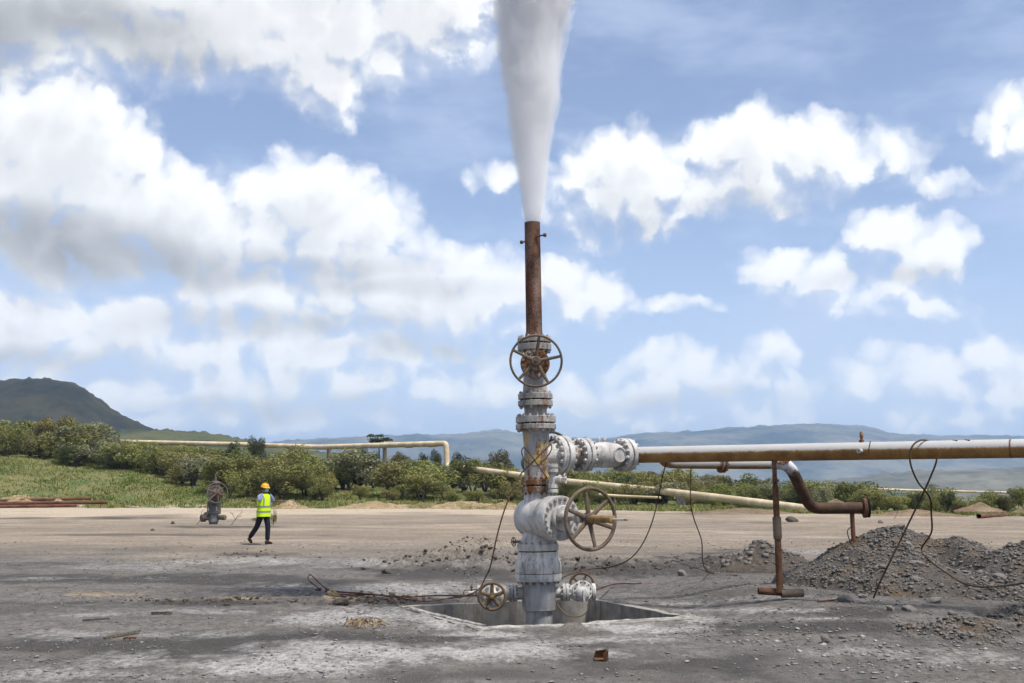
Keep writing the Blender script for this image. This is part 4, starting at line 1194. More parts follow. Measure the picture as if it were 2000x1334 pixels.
# cables and rods
def cable(name, pts, r, mat, label, group=None, per=10, cat='cable'):
    P = [Vector(p) for p in pts]
    o = MB().tube([p - P[0] for p in spline(P, per)], r * 0.78, 8).build(name, mat)
    o.location = P[0]
    return prop(o, label, cat, group)
def G(px, py, dz=0.015):
    p = gnd(px, py, 0.0)
    for _ in range(4):
        p = gnd(px, py, float(height(p.x, p.y)))
    return Vector((p.x, p.y, p.z + dz))
f0 = YW - 0.28
cable('steel_cable', [at(1075, 868, f0 + 0.1), at(1050, 893, f0 + 0.02), at(1035, 908, f0 + 0.02), at(1018, 925, f0), at(1002, 955, f0 - 0.1), at(984, 1000, f0 - 0.15), at(970, 1050, f0 - 0.1), at(958, 1105, f0), at(948, 1128, f0 + 0.05), at(934, 1152, f0), at(905, 1165, f0), at(880, 1168, f0 + 0.1)], 0.0125, M_cable,
      'dark cable wrapped round the yellow-flecked tee and sagging to the left of the wellhead')
cable('steel_cable', [at(1076, 866, f0 + 0.1), at(1077, 878, f0 + 0.05), at(1066, 895, f0 + 0.02), at(1048, 910, f0), at(1033, 905, f0), at(1022, 893, f0 + 0.1), at(1019, 880, f0 + 0.2), at(1025, 875, f0 + 0.05), at(1040, 893, f0), at(1055, 915, f0), at(1070, 935, f0 - 0.03)], 0.010, M_cable,
      'thin wire looped once round the tee above the rusty flange')
cable('steel_cable', [on_pipe(1297) + Vector((0, 0, -PR)), at(1293, 935, p0.y - .1), at(1283, 985, p0.y - .15), at(1270, 1030, p0.y - .1), at(1250, 1070, p0.y), at(1225, 1095, p0.y + .3), at(1190, 1108, p0.y + .3), at(1150, 1112, p0.y + .1), at(1105, 1125, YW + .3), at(1096, 1133, YW + 0.25)], 0.011, M_cable,
      'dark cable hanging from the pipe beside the check valve and sweeping back to the wellhead')
w2 = p0.y + 0.55
cable('steel_wire', [at(1350, 906, w2), at(1349, 945, w2), at(1349, 984, w2), at(1356, 1015, w2 + 0.3), at(1370, 1055, w2 + 1.2), at(1372, 1090, w2 + 1.7), at(1378, 1112, w2 + 2.4), G(1395, 1121), G(1440, 1126)], 0.011, M_cable,
      'thin kinked wire hanging from the branch pipe to the bare ground')
cable('steel_wire', [G(1310, 1118), G(1311, 1108, 0.10), G(1318, 1106, 0.11), G(1350, 1112, 0.05), G(1395, 1122)], 0.010, M_cable, 'short bent wire lying on the ground beside the hanging kinked wire')
dl = on_pipe(1800).y
pf = on_pipe(1800)
cable('heavy_cable', [at(1706, 1168, 14.6), at(1722, 1130, dl + .6), at(1765, 1042, dl + .5), at(1800, 970, dl + .35), at(1818, 930, dl + .25), at(1829, 900, dl + .15), at(1826, 882, dl + .13), at(1818, 866, dl + 0.06), at(1808, 860, dl - .02), at(1795, 861, dl - 0.10), at(1783, 870, dl - .17), at(1777, 888, dl - .2), at(1780, 912, dl - .18),
      at(1792, 940, dl - .1), at(1806, 958, dl), at(1817, 975, dl + .1), at(1819, 1005, dl + .3), at(1819, 1040, dl + .5), at(1800, 1072, dl + .9), at(1813, 1092, dl + .6), at(1850, 1120, dl + .5), at(1890, 1142, dl + .4), at(1940, 1146, dl + .2), at(2010, 1138, dl), at(2080, 1132, dl)], 0.0145, M_cable, 
      'heavy rusty cable looped over the white pipe and trailing down the gravel heap')
cable('steel_rod', [G(625, 1158, .06), G(602, 1147, .12), G(606, 1141, .16), G(620, 1150, .12), G(645, 1161, .06), G(700, 1165, .05), G(780, 1172, .05), G(850, 1170, .05), at(905, 1163, YW - .1), at(925, 1158, YW - .2)], 0.013, M_cable_red,
      'red-brown steel rod with a hooked loop at its left end lying left of the pit')
cable('steel_rod', [G(640, 1165, .03), G(740, 1168, .04), G(830, 1180, .04), G(890, 1172, .05), at(930, 1163, YW - .2)], 0.010, M_cable_red, 'thin rusty rod lying just in front of the hooked rod by the pit')
cable('steel_wire', [at(925, 1160, YW - .2), at(912, 1172, YW - .5), at(904, 1190, YW - .6), at(893, 1212, YW - .7)], 0.007, M_cable, 'thin black wire hanging into the pit below the left side valve')
cable('steel_rod', [at(1164, 1152, YW - .05), G(1200, 1148, .06), G(1240, 1146, .05), G(1253, 1145, .05)], 0.014, M_cable_red, 'short dark red rod lying on the ground right of the side valve')
cable('steel_rod', [G(1597, 1178, .02), G(1640, 1174, .02)], 0.012, M_cable_red, 'short rusty bar lying flat at the left foot of the gravel heap')

# ---- cream steam lines in the distance
def far_pipe(name, pts, r, mat, label, seg='pipe_run', rad=3.0, supports=(), n=20):
    P = bend(pts, rad, 6)
    root = empty(name, P[0], label=label, cat='pipeline')
    MB().tube([p - P[0] for p in P], r, n).build(seg, mat, root)
    return root, P[0]
cp = [at(60, 858, 168), at(200, 862, 158), at(480, 868.5, 142), at(622, 873.5, 134), at(871.5, 866, 120), at(873, 911, 120), at(930, 917, 116), at(1110, 941, 104), at(1280, 958, 95), at(1400, 972, 88), at(1545, 990, 82), at(1620, 1001, 79), at(1690, 1012, 76)]
fp, o_ = far_pipe('cream_pipeline', cp, 0.30, M_cream, 'cream steam pipeline on posts above the scrub, dropping by a bend and descending right', rad=0.45)
for px_, py_, d_ in ((643, 874, 133.3), (752, 870.5, 126.8), (800, 869, 124), (845, 867.5, 121.5)):
    a = at(px_, py_, d_); gz = float(height_big(a.x, a.y))
    if px_ in (800, 845):
        dr = (cp[4] - cp[3]).normalized()
        MB().tube([a - dr * 0.55 - o_, a + dr * 0.55 - o_], 0.33, 20).build('pipe_clamp', M_pale, fp)
    else:
        MB().box(0.5, 0.3, a.z - gz + 0.5, T(Vector((a.x, a.y, (a.z + gz - 0.5) / 2)) - o_)).build('support_post', M_cream_r, fp)
for px_, py_, d_ in ((1195, 949, 99.5), (1235, 953, 97.2), (1330, 964, 92)):
    a = at(px_, py_, d_); gz = float(height_big(a.x, a.y))
    MB().box(0.6, 0.5, max(0.3, a.z - gz), T(Vector((a.x, a.y, (a.z + gz) / 2 - 0.2)) - o_)).build('support_block', concrete, fp)
rp = [at(1560, 946, 150), at(1640, 950, 168), at(1760, 957.5, 182), at(1900, 960.5, 176), at(2000, 963, 172), at(2150, 966, 168)]
fp2, o2_ = far_pipe('cream_pipeline', rp, 0.19, M_cream, 'thin cream pipeline on low posts crossing far right below the blue hills', rad=4.0)
for px_, py_, d_ in ((1780, 958.0, 181), (1918, 961, 175.3), (1993, 963, 172.4)):
    a = at(px_, py_, d_)
    MB().cyl(0.13, -2.6, 0.0, 10, T(a - o2_)).build('support_post', M_cream_r, fp2)
sp_, o3_ = far_pipe('cream_pipeline', [at(1170, 966, 93), at(1215, 969, 92), at(1290, 972, 90)], 0.10, M_cream, 'short thin cream pipe lying low below the sloping pipeline', rad=1.0)

# ---- old brown pipes lying about
def lying(name, a, b, r, mat, label, group):
    o = open_tube(Vector((0, 0, 0)), b - a, r, name, mat, None, 20)
    o.location = a
    return prop(o, label, 'pipe', group)
def gz(p, dz): return Vector((p.x, p.y, float(height_big(p.x, p.y)) + dz))
lying('old_pipe', at(-60, 979.5, 96), at(178, 973, 99), 0.13, M_brownpipe, 'topmost of the rusty pipes stacked at the foot of the grass bank', 'pipes stacked by the grass bank')
lying('old_pipe', at(-60, 984, 95), at(210, 981, 97), 0.15, M_brownpipe, 'longest rusty pipe in the middle of the stack below the grass bank', 'pipes stacked by the grass bank')
lying('old_pipe', at(-60, 990, 94), at(150, 987.5, 96), 0.13, M_brownpipe, 'lowest and nearest rusty pipe of the stack below the grass bank', 'pipes stacked by the grass bank')
lying('old_pipe', G(1860, 1006, .14), G(2060, 1004, .14), 0.14, M_brownpipe, 'rusty brown pipe lying behind another on bare ground at far right', 'pipes lying at the right edge')
lying('old_pipe', G(1912, 1013, .13), G(2080, 1008, .16), 0.14, M_brownpipe, 'rusty brown pipe lying in front of another on bare ground at far right', 'pipes lying at the right edge')
lying('old_pipe', G(492, 991, .6), G(590, 990, .4), 0.10, M_brownpipe, 'short brown pipe on the ground beyond the walking person', None)

# ================================================================ stones, heaps, debris
def rock_material(name, a, b, scale=1.0):
    m, q = material(name, 0.92, 0.2)
    g = q.new('ShaderNodeNewGeometry'); geo = g.outputs['Position']
    n = q.noise(geo, 9 * scale, 5, 0.65); f = q.noise(geo, 60 * scale, 3, 0.65)
    c = q.mix(q.ramp(q.m('MULTIPLY_ADD', f, 0.4, n), 0.45, 0.95), a, b)
    c = q.mix(q.m('MULTIPLY', g.outputs['Random Per Island'], 0.55), c, (0.17, 0.15, 0.125, 1))
    q.put(q.b.inputs['Base Color'], c); bump(q, q.m('ADD', n, f), 0.5, 0.02)
    return m
M_rock = rock_material('grey_rock', (0.115, 0.105, 0.097, 1), (0.25, 0.232, 0.217, 1))
M_pebble = rock_material('ground_pebbles', (0.07, 0.065, 0.06, 1), (0.36, 0.35, 0.335, 1), 1.5)
M_flake = rock_material('pale_flakes', (0.26, 0.255, 0.25, 1), (0.5, 0.49, 0.475, 1), 1.5)
M_tanrock = rock_material('tan_rock', (0.24, 0.18, 0.11, 1), (0.44, 0.36, 0.25, 1), 0.2)

def soil_material(name, a, b, c3, scale=1.0):
    m, q = material(name, 0.97, 0.1)
    geo = q.new('ShaderNodeNewGeometry').outputs['Position']
    n1 = q.noise(geo, 1.6 * scale, 5, 0.6); n2 = q.noise(geo, 14 * scale, 5, 0.7); n3 = q.noise(geo, 70 * scale, 3, 0.7)
    c = q.mix(q.ramp(n2, 0.3, 0.7), a, b)
    c = q.mix(q.ramp(n1, 0.48, 0.66, 0, 0.8), c, c3)
    c = q.mix(q.ramp(n3, 0.36, 0.5, 0.6, 0), c, (0.02, 0.018, 0.016, 1))
    q.put(q.b.inputs['Base Color'], c); bump(q, q.m('ADD', n2, q.m('MULTIPLY', n3, 0.6)), 0.9, 0.04)
    return m
M_heap = soil_material('gravel_soil', (0.088, 0.078, 0.070, 1), (0.17, 0.152, 0.136, 1), (0.17, 0.125, 0.08, 1))
M_clod = soil_material('dark_clods', (0.08, 0.066, 0.056, 1), (0.16, 0.135, 0.115, 1), (0.14, 0.11, 0.08, 1))
M_dirt = soil_material('brown_dirt', (0.14, 0.095, 0.06, 1), (0.26, 0.19, 0.125, 1), (0.30, 0.23, 0.15, 1), 0.25)
M_ochre_soil = soil_material('ochre_bank', (0.24, 0.17, 0.09, 1), (0.44, 0.345, 0.21, 1), (0.13, 0.115, 0.05, 1), 0.2)

def rock_shape(seed, sub=1, flat=0.7):
    bm = bmesh.new(); bmesh.ops.create_icosphere(bm, subdivisions=sub, radius=1)
    rnd = random.Random(seed)
    o = Vector((rnd.random() * 50, rnd.random() * 50, rnd.random() * 50))
    ax = (rnd.uniform(0.8, 1.3), rnd.uniform(0.7, 1.0), rnd.uniform(0.45, 0.85) * flat / 0.7)
    cuts = [(Vector((rnd.uniform(-1, 1), rnd.uniform(-1, 1), rnd.uniform(-1, 1))).normalized(), rnd.uniform(0.5, 0.8)) for _ in range(7)]
    for v in bm.verts:
        p = v.co.normalized() * (1 + 0.35 * mnoise.noise(v.co * 1.1 + o))
        for n_, d_ in cuts:
            k = p.dot(n_) - d_
            if k > 0: p = p - n_ * k * 0.9
        v.co = Vector((p.x * ax[0], p.y * ax[1], p.z * ax[2]))
    bm.verts.index_update()
    V = np.array([v.co[:] for v in bm.verts]); F = np.array([[v.index for v in f.verts] for f in bm.faces])
    bm.free()
    return V, F

def scatter(name, shapes, pos, size, mat, parent=None, smooth=False, sink=0.25, seed=0):
    rs = np.random.RandomState(seed); Vs, Fs, b = [], [], 0
    for i in range(len(pos)):
        V, F = shapes[rs.randint(len(shapes))]
        a = rs.rand() * 6.283; c, s = math.cos(a), math.sin(a)
        t = rs.uniform(-.5, .5); ct, st = math.cos(t), math.sin(t)
        P = V * size[i]
        P = np.stack([P[:, 0], P[:, 1] * ct - P[:, 2] * st, P[:, 1] * st + P[:, 2] * ct], 1)
        P = np.stack([P[:, 0] * c - P[:, 1] * s, P[:, 0] * s + P[:, 1] * c, P[:, 2]], 1)
        P = P + np.asarray(pos[i]) + np.array([0, 0, size[i] * sink])
        Vs.append(P); Fs.append(F + b); b += len(V)
    me = mesh_np(name, np.concatenate(Vs), np.concatenate(Fs), mat, smooth)
    return link_mesh(name, me, None, parent)

def oct_big(seed):
    """blocky broken stone"""
    rnd = random.Random(seed + 900)
    bm = bmesh.new(); bmesh.ops.create_cube(bm, size=1.6)
    for v in bm.verts: v.co += Vector((rnd.uniform(-.35, .35), rnd.uniform(-.35, .35), rnd.uniform(-.3, .3))); v.co.z *= 0.7
    bmesh.ops.triangulate(bm, faces=bm.faces[:]); bm.verts.index_update()
    V = np.array([v.co[:] for v in bm.verts]); F = np.array([[v.index for v in f.verts] for f in bm.faces]); bm.free()
    return V, F
small_shapes = [rock_shape(100 + k, 1, 0.75) if k % 2 else oct_big(k) for k in range(8)]
tiny_shapes = [rock_shape(200 + k, 1, 0.5) for k in range(4)]
def oct_shape(seed):
    rnd = random.Random(seed)
    V = np.array([(1, 0, 0), (-1, 0, 0), (0, 1, 0), (0, -1, 0), (0, 0, .7), (0, 0, -.7)], float) * np.array([rnd.uniform(.8, 1.3), rnd.uniform(.6, 1), rnd.uniform(.5, .9)])
    V += np.array([[rnd.uniform(-.2, .2) for _ in range(3)] for _ in range(6)])
    F = np.array([(0, 2, 4), (2, 1, 4), (1, 3, 4), (3, 0, 4), (2, 0, 5), (1, 2, 5), (3, 1, 5), (0, 3, 5)])
    return V, F
oct_shapes = [oct_shape(k) for k in range(8)]

# ---- gravel heap on the right
PK = [at(1752, 1019, 17.2), at(1885, 1046, 16.4), at(2000, 1052, 15.9), at(1855, 1196, 13.0)]
def heap_h(X, Y):
    h = np.full(np.shape(X), -1.0)
    for (p, sx, sy) in ((PK[0], 0.55, 0.43), (PK[1], 0.50, 0.36), (PK[2], 0.40, 0.34), (PK[3], 0.24, 0.30)):
        r = np.hypot((X - p.x) * sx, (Y - p.y) * np.where(Y < p.y, sy, sy * 1.15))
        c = p.z + 0.03 - np.sqrt(r * r + 0.003)
        k = 0.12
        m = np.maximum(h, c); h = m + k * np.exp(-np.abs(h - c) / k) * 0.35
    g = height(X, Y)
    h = h + (fbm(X * 1.1, Y * 1.1, 5, 0.55, 91) - 0.5) * 0.42 + (fbm(X * 5, Y * 5, 3, 0.6, 95) - 0.5) * 0.10
    # gully worn in the front
    h -= 0.22 * np.exp(-((X - 6.1 - 0.15 * (16 - Y)) / 0.22) ** 2) * np.exp(-((Y - 15.9) / 0.7) ** 2)
    edge = sstep(h - g, -0.02, 0.12)
    return g + np.maximum(h - g, -0.05) * edge - 0.03 * (1 - edge), (h - g)
def make_heap():
    root = empty('gravel_heap', (PK[0].x, PK[0].y, 0), label='big heap of grey gravel and broken rock at the right edge', cat='gravel heap')
    X, Y = np.meshgrid(np.arange(2.9, 9.8, 0.04), np.arange(11.8, 21.5, 0.045), indexing='ij')
    Z, dd = heap_h(X, Y)
    V = np.stack([X - PK[0].x, Y - PK[0].y, Z], -1).reshape(-1, 3)
    n, m = X.shape
    i = np.arange(n - 1)[:, None] * m; j = np.arange(m - 1)[None, :]
    F = np.stack([i + j, i + m + j, i + m + j + 1, i + j + 1], -1).reshape(-1, 4)
    keep = (dd.reshape(-1)[F].max(1) > -0.03)
    V[:, 2] += 0.004
    link_mesh('soil', mesh_np('soil', V, F[keep], M_heap), None, root)
    rs = np.random.RandomState(5)
    xs = rs.uniform(3.0, 9.0, 42000); ys = rs.uniform(12.0, 18.5, 42000)
    zs, d = heap_h(xs, ys)
    ok = (d > 0.0) & (rs.rand(len(xs)) < 0.25 + 0.75 * sstep(fbm(xs * 1.4, ys * 1.4, 3, 0.5, 97), 0.35, 0.55))
    xs, ys, zs = xs[ok], ys[ok], zs[ok]
    sz = 0.010 + 0.030 * rs.rand(len(xs)) ** 3 
    st = scatter('gravel_stones', oct_shapes, np.stack([xs - PK[0].x, ys - PK[0].y, zs], 1), sz, M_rock, root, seed=6)
    prop(st, kind='stuff')
    k = rs.choice(len(xs), 420, replace=False)
    st = scatter('gravel_stones', small_shapes, np.stack([xs[k] - PK[0].x, ys[k] - PK[0].y, zs[k]], 1), 0.018 + 0.032 * rs.rand(420) ** 2, M_rock, root, seed=7)
    prop(st, kind='stuff')
make_heap()

ROCKS = [rock_shape(300 + k, 2) for k in range(7)]
ROCK_ME = []
for k, (V, F) in enumerate(ROCKS):
    me = mesh_np('rock', V, F, M_rock, False); me.shade_smooth(); me.set_sharp_from_angle(angle=R(28)); ROCK_ME.append(me)
def put_rock(px, py, w, label, group=None, k=0, on_heap=False, rz=0.0, mat=None, sink=0.3, name='rock'):
    p = G(px, py, 0)
    if on_heap:
        d = ray(px, py); lo = None
        t = np.arange(11.0, 21.0, 0.03)
        hit = np.nonzero(CAM_H + d.z / d.y * t < heap_h(d.x / d.y * t, t)[0])[0]
        if len(hit): lo = Vector((0, 0, CAM_H)) + d * (t[hit[0]] / d.y)
        if lo is not None: p = lo
    s = w / 2 * p.y / FOC
    me = ROCK_ME[k % 7]
    if mat is not None:
        me = me.copy(); me.materials.clear(); me.materials.append(mat)
    o = link_mesh(name, me)
    o.scale = (s, s, s); o.rotation_euler = (0.2 * math.sin(k), 0.2 * math.cos(k * 2), rz + k)
    o.location = (p.x, p.y, p.z + s * sink)
    return prop(o, label, 'rock', group)
put_rock(1613, 1256, 27, 'rounded pale grey rock standing alone on bare ground in the right foreground', k=1, sink=0.6)
put_rock(1378 + 400, 1194, 34, 'large flat-sided grey rock at the front foot of the gravel heap', k=2)
put_rock(1824, 1178, 28, 'rounded grey rock just above the flat-sided rock at the heap foot', k=3)
put_rock(1740, 1192, 20, 'small grey rock left of the flat-sided rock at the heap foot', k=4)
put_rock(1982, 1200, 44, 'big angular grey rock beside the dark hole at the right edge', k=5, sink=0.5)
put_rock(1655, 1175, 30, 'low grey rock at the left end of the heap foot', k=6)
put_rock(1685, 1168, 20, 'small rock touching the foot of the cable on the gravel heap', k=0)
g_ = 'larger rocks lying on the gravel heap'
for i, (px, py, w, lb) in enumerate([(1790, 1105, 30, 'upright pale slab of rock in the middle of the gravel heap'), (1786, 1135, 24, 'grey rock below the upright slab in the middle of the heap'),
        (1957, 1130, 36, 'broad pale rock near the cable at the right of the heap'), (1758, 1030, 18, 'pale rock just under the peak of the heap'), (1776, 1068, 24, 'pale angular rock beside the gully high on the heap'), (1720, 1022, 14, 'small rock left of the peak of the heap')]):
    put_rock(px, py, w, lb, g_, k=i, on_heap=True, sink=0.2)
rr = random.Random(3)
for i in range(34):
    px = rr.uniform(1640, 1995); py = rr.uniform(1095, 1205)
    put_rock(px, py, rr.uniform(6, 13), 'fist-sized grey rock half buried in the lower slope of the gravel heap', 'small rocks on the lower heap slope', k=i, on_heap=True, sink=0.15)
put_rock(664, 1182, 34, 'dark wet rock capped with ochre at the rods left of the pit', k=3, mat=M_clod)
put_rock(652, 1167, 30, 'ochre lump of earth behind the dark rock near the hooked rod', k=4, mat=M_ochre_soil)
put_rock(1548, 1019, 30, 'dark lump of earth on the pad beyond the pipe stand', k=2, mat=M_clod)
put_rock(337, 1023, 11, 'small dark block on the pad left of the old wellhead', k=5, mat=M_clod)
put_rock(298, 1037, 10, 'small dark stone on the pad in front of the small dark block', k=1, mat=M_clod)
put_rock(1333, 1124, 24, 'grey stone beside the bent wire in front of the turned earth', k=4)
put_rock(1392, 1224, 12, 'small grey stone in front of the right corner of the pit', k=2)
put_rock(885, 1112, 16, 'dark stone among the clods left of the wellhead', k=5, mat=M_clod)
put_rock(757, 1120, 20, 'square dark clod at the left end of the turned earth', k=6, mat=M_clod)

# loose pebbles and flakes over the pad
def make_pebbles():
    rs = np.random.RandomState(17)
    N = 26000
    px = rs.uniform(-60, 2060, N); t = rs.rand(N) ** 0.75
    py = 1345 - t * 290
    Yg = FOC * CAM_H / np.maximum(py - 955, 20) ; Xg = (px - 1000) / FOC * Yg * 1.02
    dens = sstep(fbm(Xg * 0.8, Yg * 0.5, 4, 0.55, 111), 0.40, 0.62) * 0.8 + 0.12
    dens *= 0.55 + 0.9 * sstep(px, 1150, 1500)
    U = (Xg - PIT_C.x) * PIT_U.x + (Yg - PIT_C.y) * PIT_U.y; W_ = (Xg - PIT_C.x) * PIT_W.x + (Yg - PIT_C.y) * PIT_W.y
    ok = (rs.rand(N) < dens) & ~((abs(U) < PIT_HU + 0.03) & (abs(W_) < PIT_HW + 0.03))
    Xg, Yg, px = Xg[ok], Yg[ok], px[ok]
    Zg = height(Xg, Yg)
    sz = (0.005 + 0.020 * rs.rand(len(Xg)) ** 4) * (0.8 + Yg / 40)
    pale = (rs.rand(len(Xg)) < np.where(px > 1300, 0.5, 0.12)) & (Yg < 13)
    P = np.stack([Xg, Yg, Zg], 1)
    o = scatter('pebbles', oct_shapes, P[~pale], sz[~pale], M_pebble, None, seed=18)
    prop(o, 'loose grey pebbles strewn over the bare pad', 'pebbles', kind='stuff')
    fl = [(V * np.array([1.2, 1, 0.35]), F) for V, F in oct_shapes]
    o = scatter('stone_flakes', fl, P[pale], sz[pale] * 1.5, M_flake, None, seed=19)
    prop(o, 'pale stone flakes strewn over the right foreground', 'flakes', kind='stuff')
    # dark clods of turned earth beyond the well
    X, Y, S = [], [], []
    for (a, b, rx, ry, n_) in [(870, 1100, 150, 13, 500), (985, 1106, 130, 14, 420), (1190, 1112, 110, 13, 380), (945, 1066, 60, 5, 160), (495, 1084, 75, 4, 110), (700, 1170, 90, 12, 160), (330, 1098, 100, 4, 40), (1440, 1098, 110, 12, 420), (780, 1172, 60, 8, 120), (430, 1176, 200, 5, 200)]:
        q = rs.randn(n_, 2) * 0.55
        for k in range(n_):
            p = gnd(a + q[k, 0] * rx, max(1000, b + q[k, 1] * ry)); X.append(p.x); Y.append(p.y); S.append((0.009 + 0.040 * rs.rand() ** 4) * (1 if a > 600 else 0.8))
    X, Y, S = map(np.array, (X, Y, S))
    U = (X - PIT_C.x) * PIT_U.x + (Y - PIT_C.y) * PIT_U.y; W_ = (X - PIT_C.x) * PIT_W.x + (Y - PIT_C.y) * PIT_W.y
    ok = ~((abs(U) < PIT_HU + 0.15) & (abs(W_) < PIT_HW + 0.15))
    X, Y, S = X[ok], Y[ok], S[ok]
    o = scatter('earth_clods', small_shapes, np.stack([X, Y, height(X, Y)], 1), S, M_clod, None, seed=20)
    prop(o, 'dark clods of turned earth scattered round the wellhead', 'clods', kind='stuff')
make_pebbles()

# ---- mounds
def mound(name, px, py, depth, wpx, hpx, mat, label, cat='dirt mound', group=None, seed=0, long=0.6, stones=0, smat=None, rough=0.25):
    c = at(px, py, depth); w = wpx / 2 * depth / FOC; h = hpx * depth / FOC
    z0 = float(height_big(c.x, c.y))
    root = empty(name, (c.x, c.y, z0), label=label, cat=cat, group=group)
    n = 44
    X, Y = np.meshgrid(np.linspace(-1.25, 1.25, n), np.linspace(-1.25, 1.25, n), indexing='ij')
    r = np.hypot(X, Y)
    hh = h * np.clip(1 - r, -0.3, 1) ** 1 * 1.05 + h * rough * 1.6 * (fbm(X * 3 + seed, Y * 3, 4, 0.6, seed) - 0.5) * sstep(r, 1.2, 0.6)
    hh = np.where(r > 1.0, hh - 0.1 * h, hh)
    hh = hh + height_big(c.x + X * w, c.y + Y * w * long) - z0
    V = np.stack([X * w, Y * w * long, hh], -1).reshape(-1, 3)
    i = np.arange(n - 1)[:, None] * n; j = np.arange(n - 1)[None, :]
    F = np.stack([i + j, i + n + j, i + n + j + 1, i + j + 1], -1).reshape(-1, 4)
    link_mesh('soil', mesh_np('soil', V, F, mat), None, root)
    if stones:
        rs = np.random.RandomState(seed + 50); q = rs.randn(stones, 2) * 0.42
        ii = np.clip(((q + 1.25) / 2.5 * (n - 1)).astype(int), 0, n - 1)
        P = np.stack([q[:, 0] * w, q[:, 1] * w * long, hh[ii[:, 0], ii[:, 1]]], 1)
        s = scatter('stones', small_shapes, P, h * (0.03 + 0.085 * rs.rand(stones) ** 2), smat or mat, root, seed=seed)
        prop(s, kind='stuff')
    return root
mound('soil_heap', 1492, 1100, 22.0, 225, 60, M_clod, 'low dark heap of soil and stones behind the pipe stand', seed=1, stones=300, smat=M_rock, long=0.7, rough=0.35)
mound('dirt_mound', 1632, 990, 78, 120, 26, M_dirt, 'rounded brown dirt mound just behind the open flanged pipe end', seed=2)
mound('dirt_mound', 1915, 996, 75, 150, 24, M_dirt, 'long brown dirt mound behind the two pipes at far right', seed=3)
mound('dirt_mound', 2015, 998, 73, 130, 22, M_dirt, 'brown dirt mound cut by the right edge of the picture', seed=4)
mound('dirt_mound', 1790, 996, 68, 200, 12, M_dirt, 'low spread of brown dirt right of the open flanged pipe end', seed=5)
mound('dirt_mound', 1450, 996, 76, 230, 10, M_dirt, 'low strip of brown dirt along the pad edge behind the pipe stand', seed=15)
mound('rock_pile', 566, 990, 92, 86, 16, M_ochre_soil, 'pile of pale tan rubble just right of the walking person', cat='rubble', seed=6, stones=150, smat=M_tanrock)
mound('soil_bank', 735, 990, 94, 190, 11, M_ochre_soil, 'eroded ochre soil bank at the pad edge in front of the scrub', cat='soil bank', seed=7, stones=90, smat=M_tanrock, rough=0.9)
mound('soil_bank', 835, 988, 95, 90, 9, M_ochre_soil, 'small pointed ochre soil hump between the scrub and the pad', cat='soil bank', seed=8, rough=0.5)
mound('soil_bank', 905, 989, 94, 180, 11, M_ochre_soil, 'long ochre soil bank with dry grass left of the wellhead', cat='soil bank', seed=9, stones=60, smat=M_tanrock, rough=0.9)
mound('soil_bank', 985, 990, 90, 100, 16, M_ochre_soil, 'low ochre soil bank behind the sagging cable', cat='soil bank', seed=19, rough=0.5)
mound('soil_bank', 30, 979, 98, 130, 26, M_ochre_soil, 'crumbling ochre earth bank under the grass at the left edge', cat='soil bank', seed=10, stones=60, smat=M_tanrock, rough=0.6)
mound('soil_bank', 110, 979, 98, 90, 18, M_ochre_soil, 'low ochre earth bank behind the stacked rusty pipes', cat='soil bank', seed=11, rough=0.6)

# ---- debris
def wood_stick(px0, py0, px1, py1, w, h, mat, label, cat='plank'):
    a, b = G(px0, py0, 0.02), G(px1, py1, 0.03)
    M = axis_mtx(a, b - a, (0, 0, 1)); L = (b - a).length
    V = []; n = 14
    for k in range(n + 1):
        z = L * k / n; e = 1 - 0.5 * (k == 0) - 0.6 * (k == n)
        wob = 0.012 * mnoise.noise(Vector((k * 0.5, px0, 0)))
        for (x, y) in ((-1, -1), (1, -1), (1, 1), (-1, 1)):
            V.append((x * h / 2 * e + wob, y * w / 2 * e + wob + 0.006 * mnoise.noise(Vector((k, y, px0))), z))
    F = [[k * 4 + j, k * 4 + (j + 1) % 4, k * 4 + 4 + (j + 1) % 4, k * 4 + 4 + j] for k in range(n) for j in range(4)] + [[3, 2, 1, 0], [n * 4 + j for j in range(4)]]
    o = MB().add([(M.to_3x3() @ Vector(v)) for v in V], F).build('wooden_plank' if cat == 'plank' else 'stick', mat, angle=30)
    o.location = a
    return prop(o, label, cat)
M_wood = plain('grey_wood', (0.14, 0.125, 0.095, 1), 0.9, 0.4, 40)
wood_stick(203, 1249, 274, 1237, 0.05, 0.03, M_wood, 'weathered split plank lying on the dark ground in the left foreground')
wood_stick(240, 1250, 266, 1251, 0.025, 0.02, M_rust, 'short reddish stick in front of the weathered plank', 'stick')
wood_stick(296, 1200, 336, 1201, 0.05, 0.03, M_wood, 'short grey stick lying in the left middle ground', 'stick')
wood_stick(160, 1215, 215, 1213, 0.03, 0.02, M_clod, 'thin dark stick pressed into the ground at left', 'stick')
wood_stick(800, 980, 842, 987, 0.35, 0.25, M_wood, 'grey log lying at the pad edge in front of the ochre banks', 'log')
